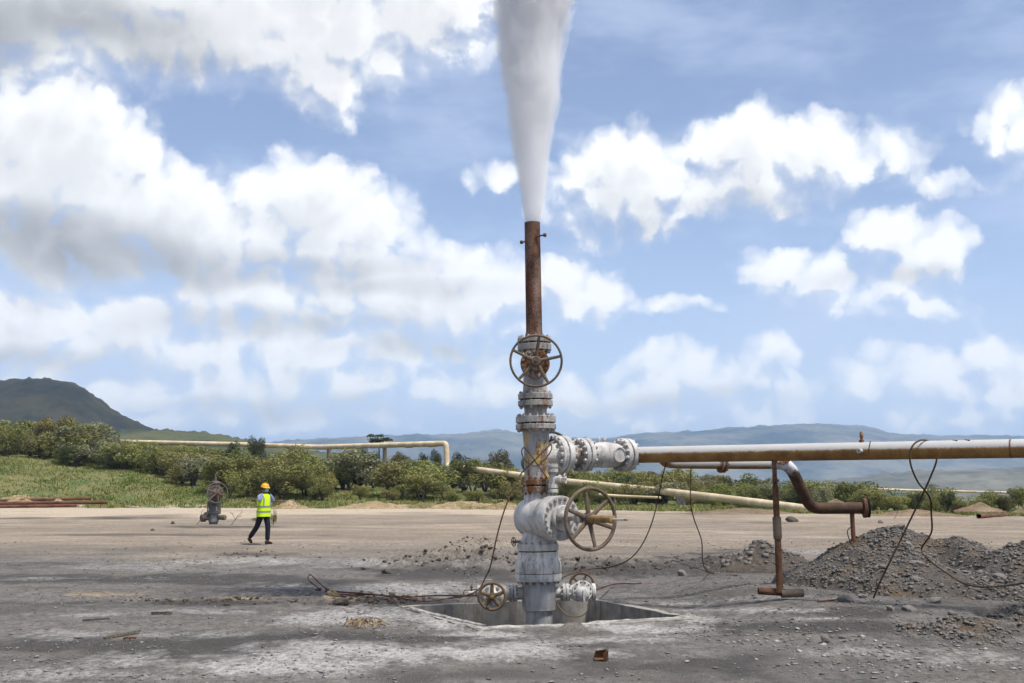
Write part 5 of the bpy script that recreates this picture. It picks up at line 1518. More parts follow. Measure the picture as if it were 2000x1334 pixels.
# bent rusty channel in the foreground
def channel():
    c = G(1174, 1290, 0.0); s = c.y / FOC
    root = empty('bent_channel', c, label='bent piece of rusty steel channel lying in the right foreground', cat='scrap metal')
    def plate(name, pts, t=0.006):
        pts = [Vector(p) for p in pts]
        n_ = (pts[1] - pts[0]).cross(pts[3] - pts[0]).normalized() * t
        V = [p for p in pts] + [p + n_ for p in pts]
        MB().add(V, [[3, 2, 1, 0], [4, 5, 6, 7], [0, 1, 5, 4], [1, 2, 6, 5], [2, 3, 7, 6], [3, 0, 4, 7]]).build(name, M_scrap, root)
    plate('web', [(-13 * s, -0.08, 0.012), (12 * s, -0.05, 0.012), (12 * s, 0.10, 0.012), (-13 * s, 0.10, 0.012)])
    plate('back_flange', [(-13 * s, 0.09, 0.012), (12 * s, 0.10, 0.012), (12 * s, 0.12, 0.085), (-9 * s, 0.11, 0.075)])
    plate('bent_flange', [(3 * s, -0.075, 0.012), (12 * s, -0.055, 0.012), (12 * s, -0.075, 0.105), (2 * s, -0.085, 0.075)])
    plate('curled_top', [(-9 * s, 0.105, 0.076), (12 * s, 0.115, 0.086), (12 * s, 0.02, 0.10), (-6 * s, 0.04, 0.085)])
M_scrap = rusty_steel('orange_rust_scrap', (0.05, 0.024, 0.013, 1), (0.19, 0.085, 0.035, 1))
channel()
# a rag of dry straw
def straw():
    c = G(709, 1224, 0.0); rnd = random.Random(8)
    b = MB()
    for i in range(34):
        a = rnd.uniform(0, 6.28); L = rnd.uniform(0.08, 0.26); r0 = rnd.uniform(0, 0.12)
        p = Vector((rnd.gauss(0, 0.13), rnd.gauss(0, 0.12), 0.01))
        d = Vector((math.cos(a), math.sin(a), 0)) * L / 2
        b.tube(spline([p - d, p + Vector((0, 0, rnd.uniform(.03, .09))), p + d], 3), rnd.uniform(0.004, 0.011), 4)
    o = b.build('straw_bundle', plain('dry_straw', (0.27, 0.20, 0.125, 1), 0.9, 0.4, 60))
    o.location = c
    prop(o, 'trampled tuft of dry brown straw on the pale crust left of the pit', 'straw')
straw()
bag = MB().tube([(0, 0, 0), (0.1, 0.02, 0.01), (0.17, 0.02, 0.0)], [0.02, 0.026, 0.018], 10).build('rag', plain('grey_rag', (0.3, 0.32, 0.36, 1), 0.9, 0.3, 30))
bag.location = G(700, 1209, 0.02); prop(bag, 'rolled grey rag lying just behind the straw tuft', 'rag')
# dead twigs by the far dirt
for i, (px, py, d, h, lb) in enumerate([(1745, 993, 60, 0.9, 'bare dead branch lying right of the open flanged pipe end'), (452, 1012, 50, 0.9, 'bare dry weed stalk right of the old wellhead'), (384, 1020, 51.5, 0.8, 'dry branching weed left of the old wellhead')]):
    c = at(px, py, d); c.z = float(height(c.x, c.y)); b = MB(); rnd = random.Random(i)
    def grow(p, dr, L, r, n):
        e = p + dr * L
        b.tube([p, p + dr * L * 0.5 + Vector((rnd.gauss(0, .03), 0, rnd.gauss(0, .03))) * L, e], [r, r * .8, r * .55], 5)
        if n:
            for _ in range(3):
                grow(p.lerp(e, rnd.uniform(.4, 1)), (dr + Vector((rnd.gauss(0, .6), rnd.gauss(0, .5), rnd.gauss(0.1, .3)))).normalized(), L * .6, r * .6, n - 1)
    grow(Vector((0, 0, 0)), Vector((0.5, 0.1, 0.8)).normalized(), h * 0.6, 0.018, 2)
    o = b.build('dead_branch', M_wood); o.location = c; prop(o, lb, 'branch')

# ================================================================ the old wellhead on the pad
def old_well():
    c = G(415, 1024, -0.02); s = c.y / FOC
    def K(px, py, dy=0.0): return at(px, py, c.y + dy) - c
    root = empty('old_wellhead', c, label='squat brown old wellhead with a big handwheel standing on the pad', cat='wellhead')
    Mo = painted_steel('old_brown_paint', (0.095, 0.078, 0.064, 1), rust=0.4, grime=0.5, scale=0.5)
    Mg = painted_steel('old_green_grey_paint', (0.085, 0.083, 0.07, 1), rust=0.25, grime=0.4, scale=0.5)
    Mb = painted_steel('old_blue_paint', (0.15, 0.17, 0.175, 1), rust=0.2, grime=0.4, scale=0.5)
    z = lambda py: K(415, py).z
    x0 = K(417, 1020).x
    Tm = lambda x=0.0: T((x0 + x, 0, 0))
    MB().lathe([(8.2 * s, -0.1), (8.2 * s, z(1019))], 28, Tm()).build('casing', Mo, root)
    MB().lathe([(9.5 * s, z(1019.5)), (9.8 * s, z(1018)), (9.0 * s, z(1012)), (8.8 * s, z(1003))], 28, Tm()).build('spool', Mb, root)
    MB().lathe([(12.5 * s, z(1003.4)), (13.3 * s, z(1002.5)), (13.3 * s, z(985.5)), (12.8 * s, z(985))], 36, Tm()).build('adapter_block', Mg, root)
    MB().cyl(12.6 * s, z(985.2), z(984.2), 28, Tm()).build('gasket', M_black, root)
    MB().lathe([(13.2 * s, z(984.4)), (13.2 * s, z(980)), (12.6 * s, z(979.3))], 36, Tm()).build('valve_flange', Mo, root)
    for k in range(12):
        a = k * math.pi / 6
        MB().cyl(1.0 * s, z(1005), z(1003.2), 6, Tm() @ T((11.4 * s * math.cos(a), 11.4 * s * math.sin(a), 0))).build('bolt', Mg, root)
    MB().lathe([(10 * s, z(979.5)), (10.5 * s, z(973)), (11.5 * s, z(966)), (11.5 * s, z(956)), (9 * s, z(950)), (8.5 * s, z(946)), (10.5 * s, z(945)), (10.5 * s, z(941)), (7 * s, z(940)), (3 * s, z(939)), (2.2 * s, z(934)), (0.8 * s, z(926))], 32, Tm(1 * s)).build('valve_body', Mo, root)
    d = Vector((0.42, -0.9, 0)).normalized()
    BM = axis_mtx(K(419, 962.5), d, (0, 0, 1))
    bo = MB().lathe([(13 * s, -8 * s), (13.5 * s, -4 * s), (13.5 * s, 8 * s), (15 * s, 9 * s), (15 * s, 13 * s), (9 * s, 14 * s), (5 * s, 16 * s), (4 * s, 26 * s)], 36, BM).build('valve_bonnet', Mo, root)
    for k in range(12):
        a = k * math.pi / 6 + 0.2
        MB().cyl(1.7 * s, 12.5 * s, 15.5 * s, 6, BM @ T((12 * s * math.cos(a), 12 * s * math.sin(a), 0))).build('bolt', Mo, bo)
    for q_ in (-1, 1): MB().box(2.2 * s, 2 * s, 15 * s, BM @ T((0, q_ * 4 * s, 20 * s)), 0.004).build('yoke_arm', Mo, root)
    handwheel(root, BM @ T((0, 0, 28 * s)), 20.3 * s, 1.2 * s, 6, R(10), Mo, 3.2 * s, 5 * s, dish=0.04, spoke_w=2.3 * s)
    MB().cyl(1.6 * s, 24 * s, 36 * s, 12, BM).build('valve_stem', Mo, root)
    # the two nozzles
    LN = axis_mtx(K(412, 1011), (-0.75, -0.62, -0.05), (0, 0, 1))
    MB().lathe([(5 * s, 0), (4.6 * s, 13 * s), (4.6 * s, 12 * s)], 20, LN).build('nozzle', Mo, root)
    MB().ring(7.2 * s, 4 * s, 12 * s, 20 * s, 24, LN, 0.01).build('nozzle_flange', Mo, root)
    MB().cyl(4.4 * s, 16 * s, 17.5 * s, 20, LN).build('nozzle_plug', M_black, root)
    MB().lathe([(4 * s, 0), (6.5 * s, 3 * s), (6.0 * s, 9 * s), (3.5 * s, 10 * s)], 20, axis_mtx(K(407, 1006), (-0.3, -0.95, 0), (0, 0, 1))).build('side_cap', Mo, root)
    RN = axis_mtx(K(424, 1011), (0.9, -0.42, 0.04), (0, 0, 1))
    MB().lathe([(4.4 * s, 0), (4.4 * s, 9 * s), (4.8 * s, 9.5 * s), (4.8 * s, 13 * s), (4.2 * s, 13.5 * s), (5.2 * s, 15 * s), (5.2 * s, 18 * s), (4 * s, 20 * s), (0, 21 * s)], 20, RN).build('nozzle', Mo, root)
    # painted marks
    Mw = plain('white_marker_paint', (0.72, 0.72, 0.72, 1), 0.7, 0.1)
    def mark(ch, ang, py, size):
        cu = bpy.data.curves.new('lettering', 'FONT'); cu.body = ch; cu.size = size; cu.align_x = 'CENTER'; cu.align_y = 'CENTER'; cu.extrude = 0.002
        tmp = bpy.data.objects.new('lettering_curve', cu); COL.objects.link(tmp)
        dg = bpy.context.evaluated_depsgraph_get()
        me = bpy.data.meshes.new_from_object(tmp.evaluated_get(dg)); bpy.data.objects.remove(tmp)
        r = 13.3 * s + 0.006
        for v in me.vertices:        # wrap the letter round the drum
            a = ang + v.co.x / r
            v.co = (x0 + math.sin(a) * (r + v.co.z), -math.cos(a) * (r + v.co.z), z(py) + v.co.y)
        me.materials.clear(); me.materials.append(Mw)
        link_mesh('lettering', me, None, root)
    mark('A', R(-40), 994.5, 0.22); mark('3', R(34), 994, 0.20)
    MB().tube([K(417, 987, -13.5 * s), K(429, 987.5, -12.8 * s), K(420, 997, -13.5 * s)], 0.012, 6).build('chalk_scribble', Mo, root)
old_well()

# ================================================================ the person
def skin_mesh(name, V, E, rad, mat, root=0, sub=2):
    me = bpy.data.meshes.new(name); me.from_pydata([tuple(v) for v in V], E, [])
    o = bpy.data.objects.new(name, me); COL.objects.link(o)
    o.modifiers.new('skin', 'SKIN')
    if not me.skin_vertices: 
        bpy.context.view_layer.objects.active = o
    for i, d in enumerate(me.skin_vertices[0].data):
        r = rad[i]; d.radius = r if hasattr(r, '__len__') else (r, r); d.use_root = (i == root)
    m = o.modifiers.new('sub', 'SUBSURF'); m.levels = sub; m.render_levels = sub
    dg = bpy.context.evaluated_depsgraph_get(); dg.update()
    out = bpy.data.meshes.new_from_object(o.evaluated_get(dg))
    bpy.data.objects.remove(o); out.name = name
    out.materials.clear(); out.materials.append(mat); out.shade_smooth()
    return out

def make_person():
    foot = G(513, 1063, 0.0)
    a = R(54)
    F = Vector((math.sin(a), -math.cos(a), 0)); S = Vector((-math.cos(a), -math.sin(a), 0))
    def W(f, s, z): return F * f + S * s + Vector((0, 0, z))
    root = empty('person', foot, label='person in yellow hard hat and yellow hi-vis vest walking with both hands raised to a blue face mask', cat='person')
    root['label'] = 'walking person in yellow hard hat and hi-vis vest, hands raised to blue mask'
    M_skin = plain('brown_skin', (0.075, 0.040, 0.025, 1), 0.55, 0.1)
    M_shirt = plain('lavender_blue_shirt', (0.22, 0.24, 0.44, 1), 0.85, 0.15, 30)
    M_trous = plain('navy_trousers', (0.012, 0.014, 0.028, 1), 0.85, 0.3, 25)
    M_shoe = plain('brown_shoe', (0.05, 0.022, 0.014, 1), 0.5, 0.2)
    M_vest = plain('hi_vis_yellow', (0.55, 0.80, 0.012, 1), 0.7, 0.06, 20)
    M_strip = plain('grey_reflective_strip', (0.23, 0.25, 0.24, 1), 0.5, 0.1)
    M_hat = plain('yellow_hard_hat', (0.72, 0.36, 0.005, 1), 0.35, 0.05, spec=0.5)
    M_mask = plain('pale_blue_mask', (0.30, 0.58, 0.72, 1), 0.85, 0.05)
    J = {}
    pts = [('pelvis', 0, 0, .94, (.115, .09)), ('waist', 0, 0, 1.08, (.125, .095)), ('chest', .015, 0, 1.27, (.15, .11)), ('neckb', .01, 0, 1.43, (.07, .065)), ('neck', .025, 0, 1.50, (.055, .055)), ('chin', .05, 0, 1.545, (.065, .062)), ('head', .04, 0, 1.62, (.078, .092)), ('crown', .03, 0, 1.685, (.07, .08)), ('nose', .128, 0, 1.600, (.017, .017)),
           ('rsh', 0, .19, 1.40, (.062, .062)), ('rel', .14, .29, 1.245, (.045, .045)), ('rwr', .09, .135, 1.47, (.030, .030)), ('rpa', .085, .105, 1.535, (.036, .022)),
           ('lsh', 0, -.19, 1.40, (.062, .062)), ('lel', .13, -.27, 1.235, (.045, .045)), ('lwr', .09, -.135, 1.46, (.030, .030)), ('lpa', .085, -.105, 1.525, (.036, .022)),
           ('rhip', -.01, .085, .88, (.085, .085)), ('rkn', -.16, .095, .50, (.062, .062)), ('ran', -.47, .10, .175, (.042, .042)), ('rto', -.37, .10, .035, (.038, .03)),
           ('lhip', .01, -.085, .88, (.085, .085)), ('lkn', .10, -.095, .51, (.062, .062)), ('lan', .09, -.095, .09, (.042, .042)), ('lto', .27, -.10, .03, (.038, .028))]
    for n_, f, s, z, r in pts: J[n_] = len(J)
    V = [W(f, s, z) for _, f, s, z, _ in pts]; Rr = [r for *_, r in pts]
    L = 'pelvis-waist-chest-neckb-neck-chin-head-crown head-nose chest-rsh-rel-rwr-rpa chest-lsh-lel-lwr-lpa pelvis-rhip-rkn-ran-rto pelvis-lhip-lkn-lan-lto'
    E = []
    for ch in L.split():
        k = ch.split('-'); E += [(J[a_], J[b_]) for a_, b_ in zip(k, k[1:])]
    # fingers spread along the side of the face, thumb below
    for sd, pn in ((1, 'rpa'), (-1, 'lpa')):
        p = J[pn]
        for q, (df, dz, ln) in enumerate([(-.028, .05, .034), (-.010, .058, .04), (.010, .058, .04), (.028, .05, .034), (.045, .005, .03)]):
            i0 = len(V)
            V.append(V[p] + W(df * .8, -sd * .004, dz * .8)); Rr.append((.0095, .0095))
            V.append(V[p] + W(df * 1.1, -sd * .016, dz * .8 + ln * .6)); Rr.append((.0085, .0085))
            V.append(V[p] + W(df * 1.2 + .006, -sd * .030, dz * .8 + ln)); Rr.append((.0075, .0075))
            E += [(p, i0), (i0, i0 + 1), (i0 + 1, i0 + 2)]
    link_mesh('body', skin_mesh('body', V, E, Rr, M_skin, 0), None, root)
    def sub(names, grow, label, mat, name, edit=None):
        idx = [J[n_] for n_ in names]; mp = {j: i for i, j in enumerate(idx)}
        v = [V[j].copy() for j in idx]; r = [(Rr[j][0] + grow, Rr[j][1] + grow) for j in idx]
        e = [(mp[a_], mp[b_]) for a_, b_ in E if a_ in mp and b_ in mp]
        if edit: edit(v, r, mp)
        return link_mesh(name, skin_mesh(name, v, e, r, mat, 0), None, root)
    def sh(v, r, mp):
        for n_ in ('rwr', 'lwr'): r[mp[J[n_]]] = (.042, .042)
    sub(['pelvis', 'waist', 'chest', 'neckb', 'rsh', 'rel', 'rwr', 'lsh', 'lel', 'lwr'], .014, '', M_shirt, 'shirt', sh)
    def tr(v, r, mp):
        for n_, z in (('ran', .03), ('lan', .03)): r[mp[J[n_]]] = (.070, .070)
        for n_ in ('rkn', 'lkn'): r[mp[J[n_]]] = (.082, .082)
    sub(['pelvis', 'rhip', 'rkn', 'ran', 'lhip', 'lkn', 'lan'], .020, '', M_trous, 'trousers', tr)
    def shoe(an, to, heel):
        v = [heel, an, an.lerp(to, .6), to]
        link_mesh('shoe', skin_mesh('shoe', v, [(0, 1), (1, 2), (2, 3)], [(.045, .042), (.055, .052), (.05, .042), (.042, .030)], M_shoe, 1), None, root)
    shoe(W(.10, -.095, .055), W(.30, -.10, .034), W(.05, -.095, .045))
    shoe(W(-.46, .10, .13), W(-.36, .10, .030), W(-.50, .10, .17))
    # vest lofted round the trunk, strips proud of it
    sec = [(.80, .218, .168), (.92, .214, .163), (1.05, .206, .154), (1.20, .215, .152), (1.32, .222, .146), (1.40, .205, .128), (1.45, .150, .105), (1.475, .085, .082)]
    def loft(rows, grow, name, mat, n=36):
        vs, fs = [], []
        for (z, sa, fb) in rows:
            lean = .012 * (z - .8)
            for k in range(n):
                t = 2 * math.pi * k / n
                c, s = math.cos(t), math.sin(t)
                wr = 1 + .045 * mnoise.noise(Vector((c * 3, s * 3, z * 7)))
                x, y = (abs(c) ** .85 * math.copysign(1, c)), (abs(s) ** .85 * math.copysign(1, s))
                vs.append(W(x * (fb + grow) * wr + lean, y * (sa + grow) * wr, z))
        for q in range(len(rows) - 1):
            for k in range(n): fs.append([q * n + k, q * n + (k + 1) % n, (q + 1) * n + (k + 1) % n, (q + 1) * n + k])
        return MB().add(vs, fs).build(name, mat, root, angle=180)
    def at_z(z): return (z, float(np.interp(z, [s[0] for s in sec], [s[1] for s in sec])), float(np.interp(z, [s[0] for s in sec], [s[2] for s in sec])))
    vest = loft(sec, 0.0, 'safety_vest', M_vest)
    for z0, z1 in ((.915, .965), (1.065, 1.115)):
        o = loft([at_z(z0), at_z((z0 + z1) / 2), at_z(z1)], .006, 'reflective_strip', M_strip); o.parent = vest
    for s_ in (.115, -.115):
        pth = [at_z(z) for z in (1.11, 1.2, 1.3, 1.38, 1.43)]
        P_ = [W((fb) * (1 - (abs(s_) / (sa + .001)) ** 2.2) ** .5 + .014, s_ * (1 if z < 1.4 else .8), z) for z, sa, fb in pth]
        b = MB(); 
        vs = []; 
        for p in P_: vs += [p + S * .024, p - S * .024]
        b.add(vs, [[2 * k, 2 * k + 1, 2 * k + 3, 2 * k + 2] for k in range(len(P_) - 1)]).build('reflective_strip', M_strip, vest)
    # hard hat
    hc = W(.035, 0, 1.655)
    HM = axis_mtx(hc, (F.x * .10, F.y * .10, 1), F)
    hat = MB().lathe([(.128, -.004), (.130, .0), (.122, .008), (.118, .03), (.106, .065), (.078, .097), (.04, .112), (0, .116)], 36, HM).build('hard_hat', M_hat, root)
    vs = []
    for k in range(13):
        t = R(-75 + 150 * k / 12); w_ = .125 + .045 * math.cos(R(-75 + 150 * k / 12)) ** 1.5
        vs += [HM @ Vector((.118 * math.cos(t), .118 * math.sin(t), .012)), HM @ Vector((w_ * math.cos(t), w_ * math.sin(t), -.012)), HM @ Vector((w_ * math.cos(t), w_ * math.sin(t), -.018)), HM @ Vector((.118 * math.cos(t), .118 * math.sin(t), .002))]
    fs = [[4 * k + j, 4 * k + (j + 1) % 4, 4 * k + 4 + (j + 1) % 4, 4 * k + 4 + j] for k in range(12) for j in range(4)]
    MB().add(vs, fs).build('hat_brim', M_hat, hat)
    rp_ = [HM @ Vector((.112 * math.cos(t) * 1.02, 0, .018 + .104 * math.sin(t))) for t in [R(20 + 140 * k / 12) for k in range(13)]]
    MB().tube(rp_, .012, 8).build('hat_ridge', M_hat, hat)
    # mask over nose and mouth, loops to the ears
    vs, fs = [], []
    for i in range(7):
        for j in range(11):
            t = R(-72 + 144 * j / 10); z = 1.512 + .105 * i / 6
            bul = .020 * math.cos(t) ** 2 * (1 - abs(i - 3.2) / 4.4)
            rr = .092 + bul - .008 * abs(i - 3) / 3
            vs.append(W(.045 + rr * math.cos(t) * 1.02, rr * .92 * math.sin(t), z))
    fs = [[i * 11 + j, i * 11 + j + 1, i * 11 + 12 + j, i * 11 + 11 + j] for i in range(6) for j in range(10)]
    mk = MB().add(vs, fs).build('face_mask', M_mask, root)
    for s_ in (1, -1):
        MB().tube([W(.07, s_ * .083, 1.60), W(.03, s_ * .092, 1.612), W(.03, s_ * .09, 1.55), W(.07, s_ * .083, 1.53)], .0025, 6).build('ear_loop', M_mask, mk)
        MB().lathe([(0, -.012), (.012, -.006), (.014, 0), (.011, .007), (0, .011)], 12, T(W(.112, s_ * .034, 1.632)) ).build('eye', plain('eye_dark', (.02, .015, .012, 1), .3), root)
        MB().lathe([(0, -.034), (.012, -.025), (.016, 0), (.018, .015), (.012, .03), (0, .034)], 12, T(W(.035, s_ * .090, 1.60))).build('ear', M_skin, root)
    MB().lathe([(.092, -.05), (.094, 0), (.09, .03)], 24, T(W(.02, 0, 1.655))).build('hair', plain('black_hair', (.012, .011, .01, 1), .8), root)
make_person()

# ================================================================ plants
def leaf_material(name, a, b, tip, trans=0.25):
    m, q = material(name, 0.75, 0.25)
    tone = q.new('ShaderNodeAttribute', attribute_name='tone').outputs['Fac']
    rnd = q.new('ShaderNodeObjectInfo').outputs['Random']
    geo = q.new('ShaderNodeNewGeometry').outputs['Position']
    n = q.noise(geo, 0.35, 3, 0.6)
    c = q.mix(q.ramp(n, 0.32, 0.68), a, b)
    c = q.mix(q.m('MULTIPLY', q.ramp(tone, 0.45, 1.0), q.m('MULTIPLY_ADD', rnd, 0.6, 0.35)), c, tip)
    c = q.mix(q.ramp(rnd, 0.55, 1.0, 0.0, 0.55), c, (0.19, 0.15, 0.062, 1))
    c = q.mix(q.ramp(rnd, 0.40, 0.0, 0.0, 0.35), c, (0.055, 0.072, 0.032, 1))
    c = q.mix(q.m('MULTIPLY', q.ramp(tone, 0.38, 0.0), 0.38), c, (0.012, 0.016, 0.007, 1))  # low tone darkened: shade inside the crown put into the leaf colour
    q.put(q.b.inputs['Base Color'], c)
    tr = q.new('ShaderNodeBsdfTranslucent', {0: c})
    mx = q.new('ShaderNodeMixShader', {0: trans, 1: q.b.outputs[0], 2: tr.outputs[0]})
    q.l.new(mx.outputs[0], q.o.inputs[0])
    return m
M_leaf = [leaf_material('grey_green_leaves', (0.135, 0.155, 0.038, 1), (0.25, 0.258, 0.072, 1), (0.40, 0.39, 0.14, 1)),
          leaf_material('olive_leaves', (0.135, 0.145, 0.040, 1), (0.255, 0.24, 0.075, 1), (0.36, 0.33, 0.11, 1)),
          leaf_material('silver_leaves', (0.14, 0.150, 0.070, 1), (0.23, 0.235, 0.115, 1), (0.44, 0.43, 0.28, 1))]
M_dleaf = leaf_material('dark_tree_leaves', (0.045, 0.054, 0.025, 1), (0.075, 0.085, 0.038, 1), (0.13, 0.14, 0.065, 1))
M_yleaf = leaf_material('yellow_green_leaves', (0.075, 0.105, 0.018, 1), (0.14, 0.17, 0.03, 1), (0.26, 0.26, 0.06, 1))
M_bark = plain('grey_bark', (0.075, 0.06, 0.045, 1), 0.95, 0.4, 9)

def foliage_mesh(name, seed, mat, n=2200, lobes=13, leaf=0.045, width=0.62, low=0.05, gap=0.0, crown=(0.15, 1.0)):
    """leaf-sized faces through a crown of uneven lobes; height 1"""
    rs = np.random.RandomState(seed)
    C = []
    for k in range(lobes):
        z = rs.uniform(crown[0] + 0.12, crown[1] - 0.16)
        rad = width * math.sqrt(max(0.05, 1 - ((z - (crown[0] + crown[1]) / 2 + 0.05) / ((crown[1] - crown[0]) * 0.62)) ** 2))
        a = rs.rand() * 6.283; r = rad * rs.rand() ** 0.6 * 0.72
        C.append((r * math.cos(a), r * math.sin(a), z, rs.uniform(0.13, 0.26) * width / 0.62))
    C = np.array(C)
    w = C[:, 3] ** 2; idx = rs.choice(len(C), n, p=w / w.sum())
    d = rs.randn(n, 3); d /= np.linalg.norm(d, axis=1)[:, None]
    rr = (0.45 + 0.6 * rs.rand(n) ** 0.45)
    P = C[idx, :3] + d * (C[idx, 3] * rr)[:, None] * np.array([1, 1, 0.85])
    P[:, 2] = np.maximum(P[:, 2], low * rs.rand(n))
    # each leaf spray a small bent quad
    nrm = d * 0.7 + rs.randn(n, 3) * 0.55 + np.array([0, 0, 0.35]); nrm /= np.linalg.norm(nrm, axis=1)[:, None]
    t = np.cross(nrm, rs.randn(n, 3)); t /= np.linalg.norm(t, axis=1)[:, None]
    b = np.cross(nrm, t)
    s = leaf * (0.5 + rs.rand(n))[:, None]
    q = [P - t * s * 0.5, P + b * s * 0.42 + nrm * s * .12, P + t * s * 0.75, P - b * s * 0.42 + nrm * s * .12]
    V = np.stack(q, 1).reshape(-1, 3); F = np.arange(4 * n).reshape(-1, 4)
    me = mesh_np(name, V, F, mat, False)
    # pale tips outside; inner leaves get a low tone that paints crown shade
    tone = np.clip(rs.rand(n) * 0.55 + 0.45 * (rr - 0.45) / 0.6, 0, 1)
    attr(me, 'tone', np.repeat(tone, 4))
    return me

def stem_mesh(name, seed, n=5, r=0.03, top=0.6, spread=0.35):
    rnd = random.Random(seed); b = MB()
    for k in range(n):
        a = rnd.uniform(0, 6.28); s = spread * rnd.uniform(.3, 1)
        p = [Vector((0.02 * math.cos(a), 0.02 * math.sin(a), -0.05)), Vector((s * .35 * math.cos(a), s * .35 * math.sin(a), top * .45)), Vector((s * math.cos(a), s * math.sin(a), top))]
        b.tube(spline(p, 3), [r * (1 - .7 * i / 6) for i in range(7)], 5)
    return b.mesh(name, M_bark)

SHRUBS = []
for k in range(9):
    mt = M_leaf[[0, 1, 0, 2, 1, 0, 2, 1, 0][k]]
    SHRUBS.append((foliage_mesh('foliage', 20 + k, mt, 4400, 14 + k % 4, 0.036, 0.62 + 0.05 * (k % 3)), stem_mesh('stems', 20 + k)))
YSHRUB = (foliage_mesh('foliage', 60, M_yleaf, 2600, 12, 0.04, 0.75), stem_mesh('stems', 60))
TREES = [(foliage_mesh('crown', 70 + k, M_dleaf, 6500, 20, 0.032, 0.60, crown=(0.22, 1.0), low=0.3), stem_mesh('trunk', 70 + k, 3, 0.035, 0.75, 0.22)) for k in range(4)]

def plant(kind, name, x, y, h, label, cat, group, rz, wx=1.0, parts=('foliage', 'stems'), dz=0.0):
    z = float(height_big(x, y)) + dz
    root = empty(name, (x, y, z), label=label, cat=cat, group=group)
    root.rotation_euler = (0, 0, rz); root.scale = (h * wx, h * wx, h)
    link_mesh(parts[0], kind[0], None, root); link_mesh(parts[1], kind[1], None, root)
    return root

def zone(px, kind=0, row=0):
    look = 'bright yellow-green' if kind == 9 else ['grey-green', 'olive', 'silvery'][[0, 1, 0, 2, 1, 0, 2, 1, 0][kind]]
    line = 'front edge' if row < 6 else ('middle' if row < 20 else 'back')
    where, gr = (('tall scrub above the bank', 'scrub above the grass bank') if px < 350 else
                 ('thick scrub behind the walking person', 'scrub behind the person') if px < 640 else
                 ('scrub below the pipeline bend', 'scrub below the pipeline bend') if px < 1010 else
                 ('scrub seen under the white pipe', 'scrub under the white pipe') if px < 1500 else
                 ('thin scrub at far right', 'scrub at far right'))
    return f'{look} shrub at the {line} of the {where}', gr

def make_scrub():
    rs = np.random.RandomState(77); placed = []
    tries = 0
    while len(placed) < 385 and tries < 9000:
        tries += 1
        px = rs.uniform(-60, 2060) if rs.rand() < 0.82 else rs.uniform(-60, 640)
        u = (px - 1000) / FOC
        off0 = float(np.interp(px, [0, 230, 330, 400, 480, 620, 760, 960, 1100, 1500, 2000], [30, 30, 24, 13, 5, 6, 9, 10, 9, 13, 17]))
        off = off0 + rs.rand() ** 1.35 * float(np.interp(px, [0, 1000, 1500, 2000], [48, 45, 34, 26]))
        if px > 1520 and rs.rand() < 0.5: continue
        Y = float(edge_y(u)) + off; X = u * Y
        h = rs.uniform(0.5, 1.45) * float(np.interp(px, [0, 300, 620, 1000, 1500, 2000], [3.7, 3.1, 3.2, 2.4, 2.2, 1.7]))
        if off - off0 < 4: h *= 0.75
        if 170 < px < 540 and off - off0 > 8: h *= 0.72
        if any((X - a) ** 2 + (Y - b) ** 2 < ((0.23 if px < 640 else 0.28) * (h + c)) ** 2 for a, b, c in placed): continue
        # keep the pipeline's bend and low run clear
        if 840 < px < 905 and Y < 121 and h > 2.0: h = 1.6
        if 905 < px < 1420:
            dpipe = np.interp(px, [905, 1110, 1280, 1400], [117, 104, 95, 88])
            if Y < dpipe + 1.5 and rs.rand() < 0.4: h = min(h, 1.2)
        placed.append((X, Y, h))
        ki = rs.randint(9) if rs.rand() > 0.06 else 9
        kind = YSHRUB if ki == 9 else SHRUBS[ki]
        lb, gr = zone(px, ki, off - off0)
        plant(kind, 'shrub', X, Y, h, lb, 'shrub', gr, rs.rand() * 6.28, rs.uniform(1.0, 1.6))
make_scrub()
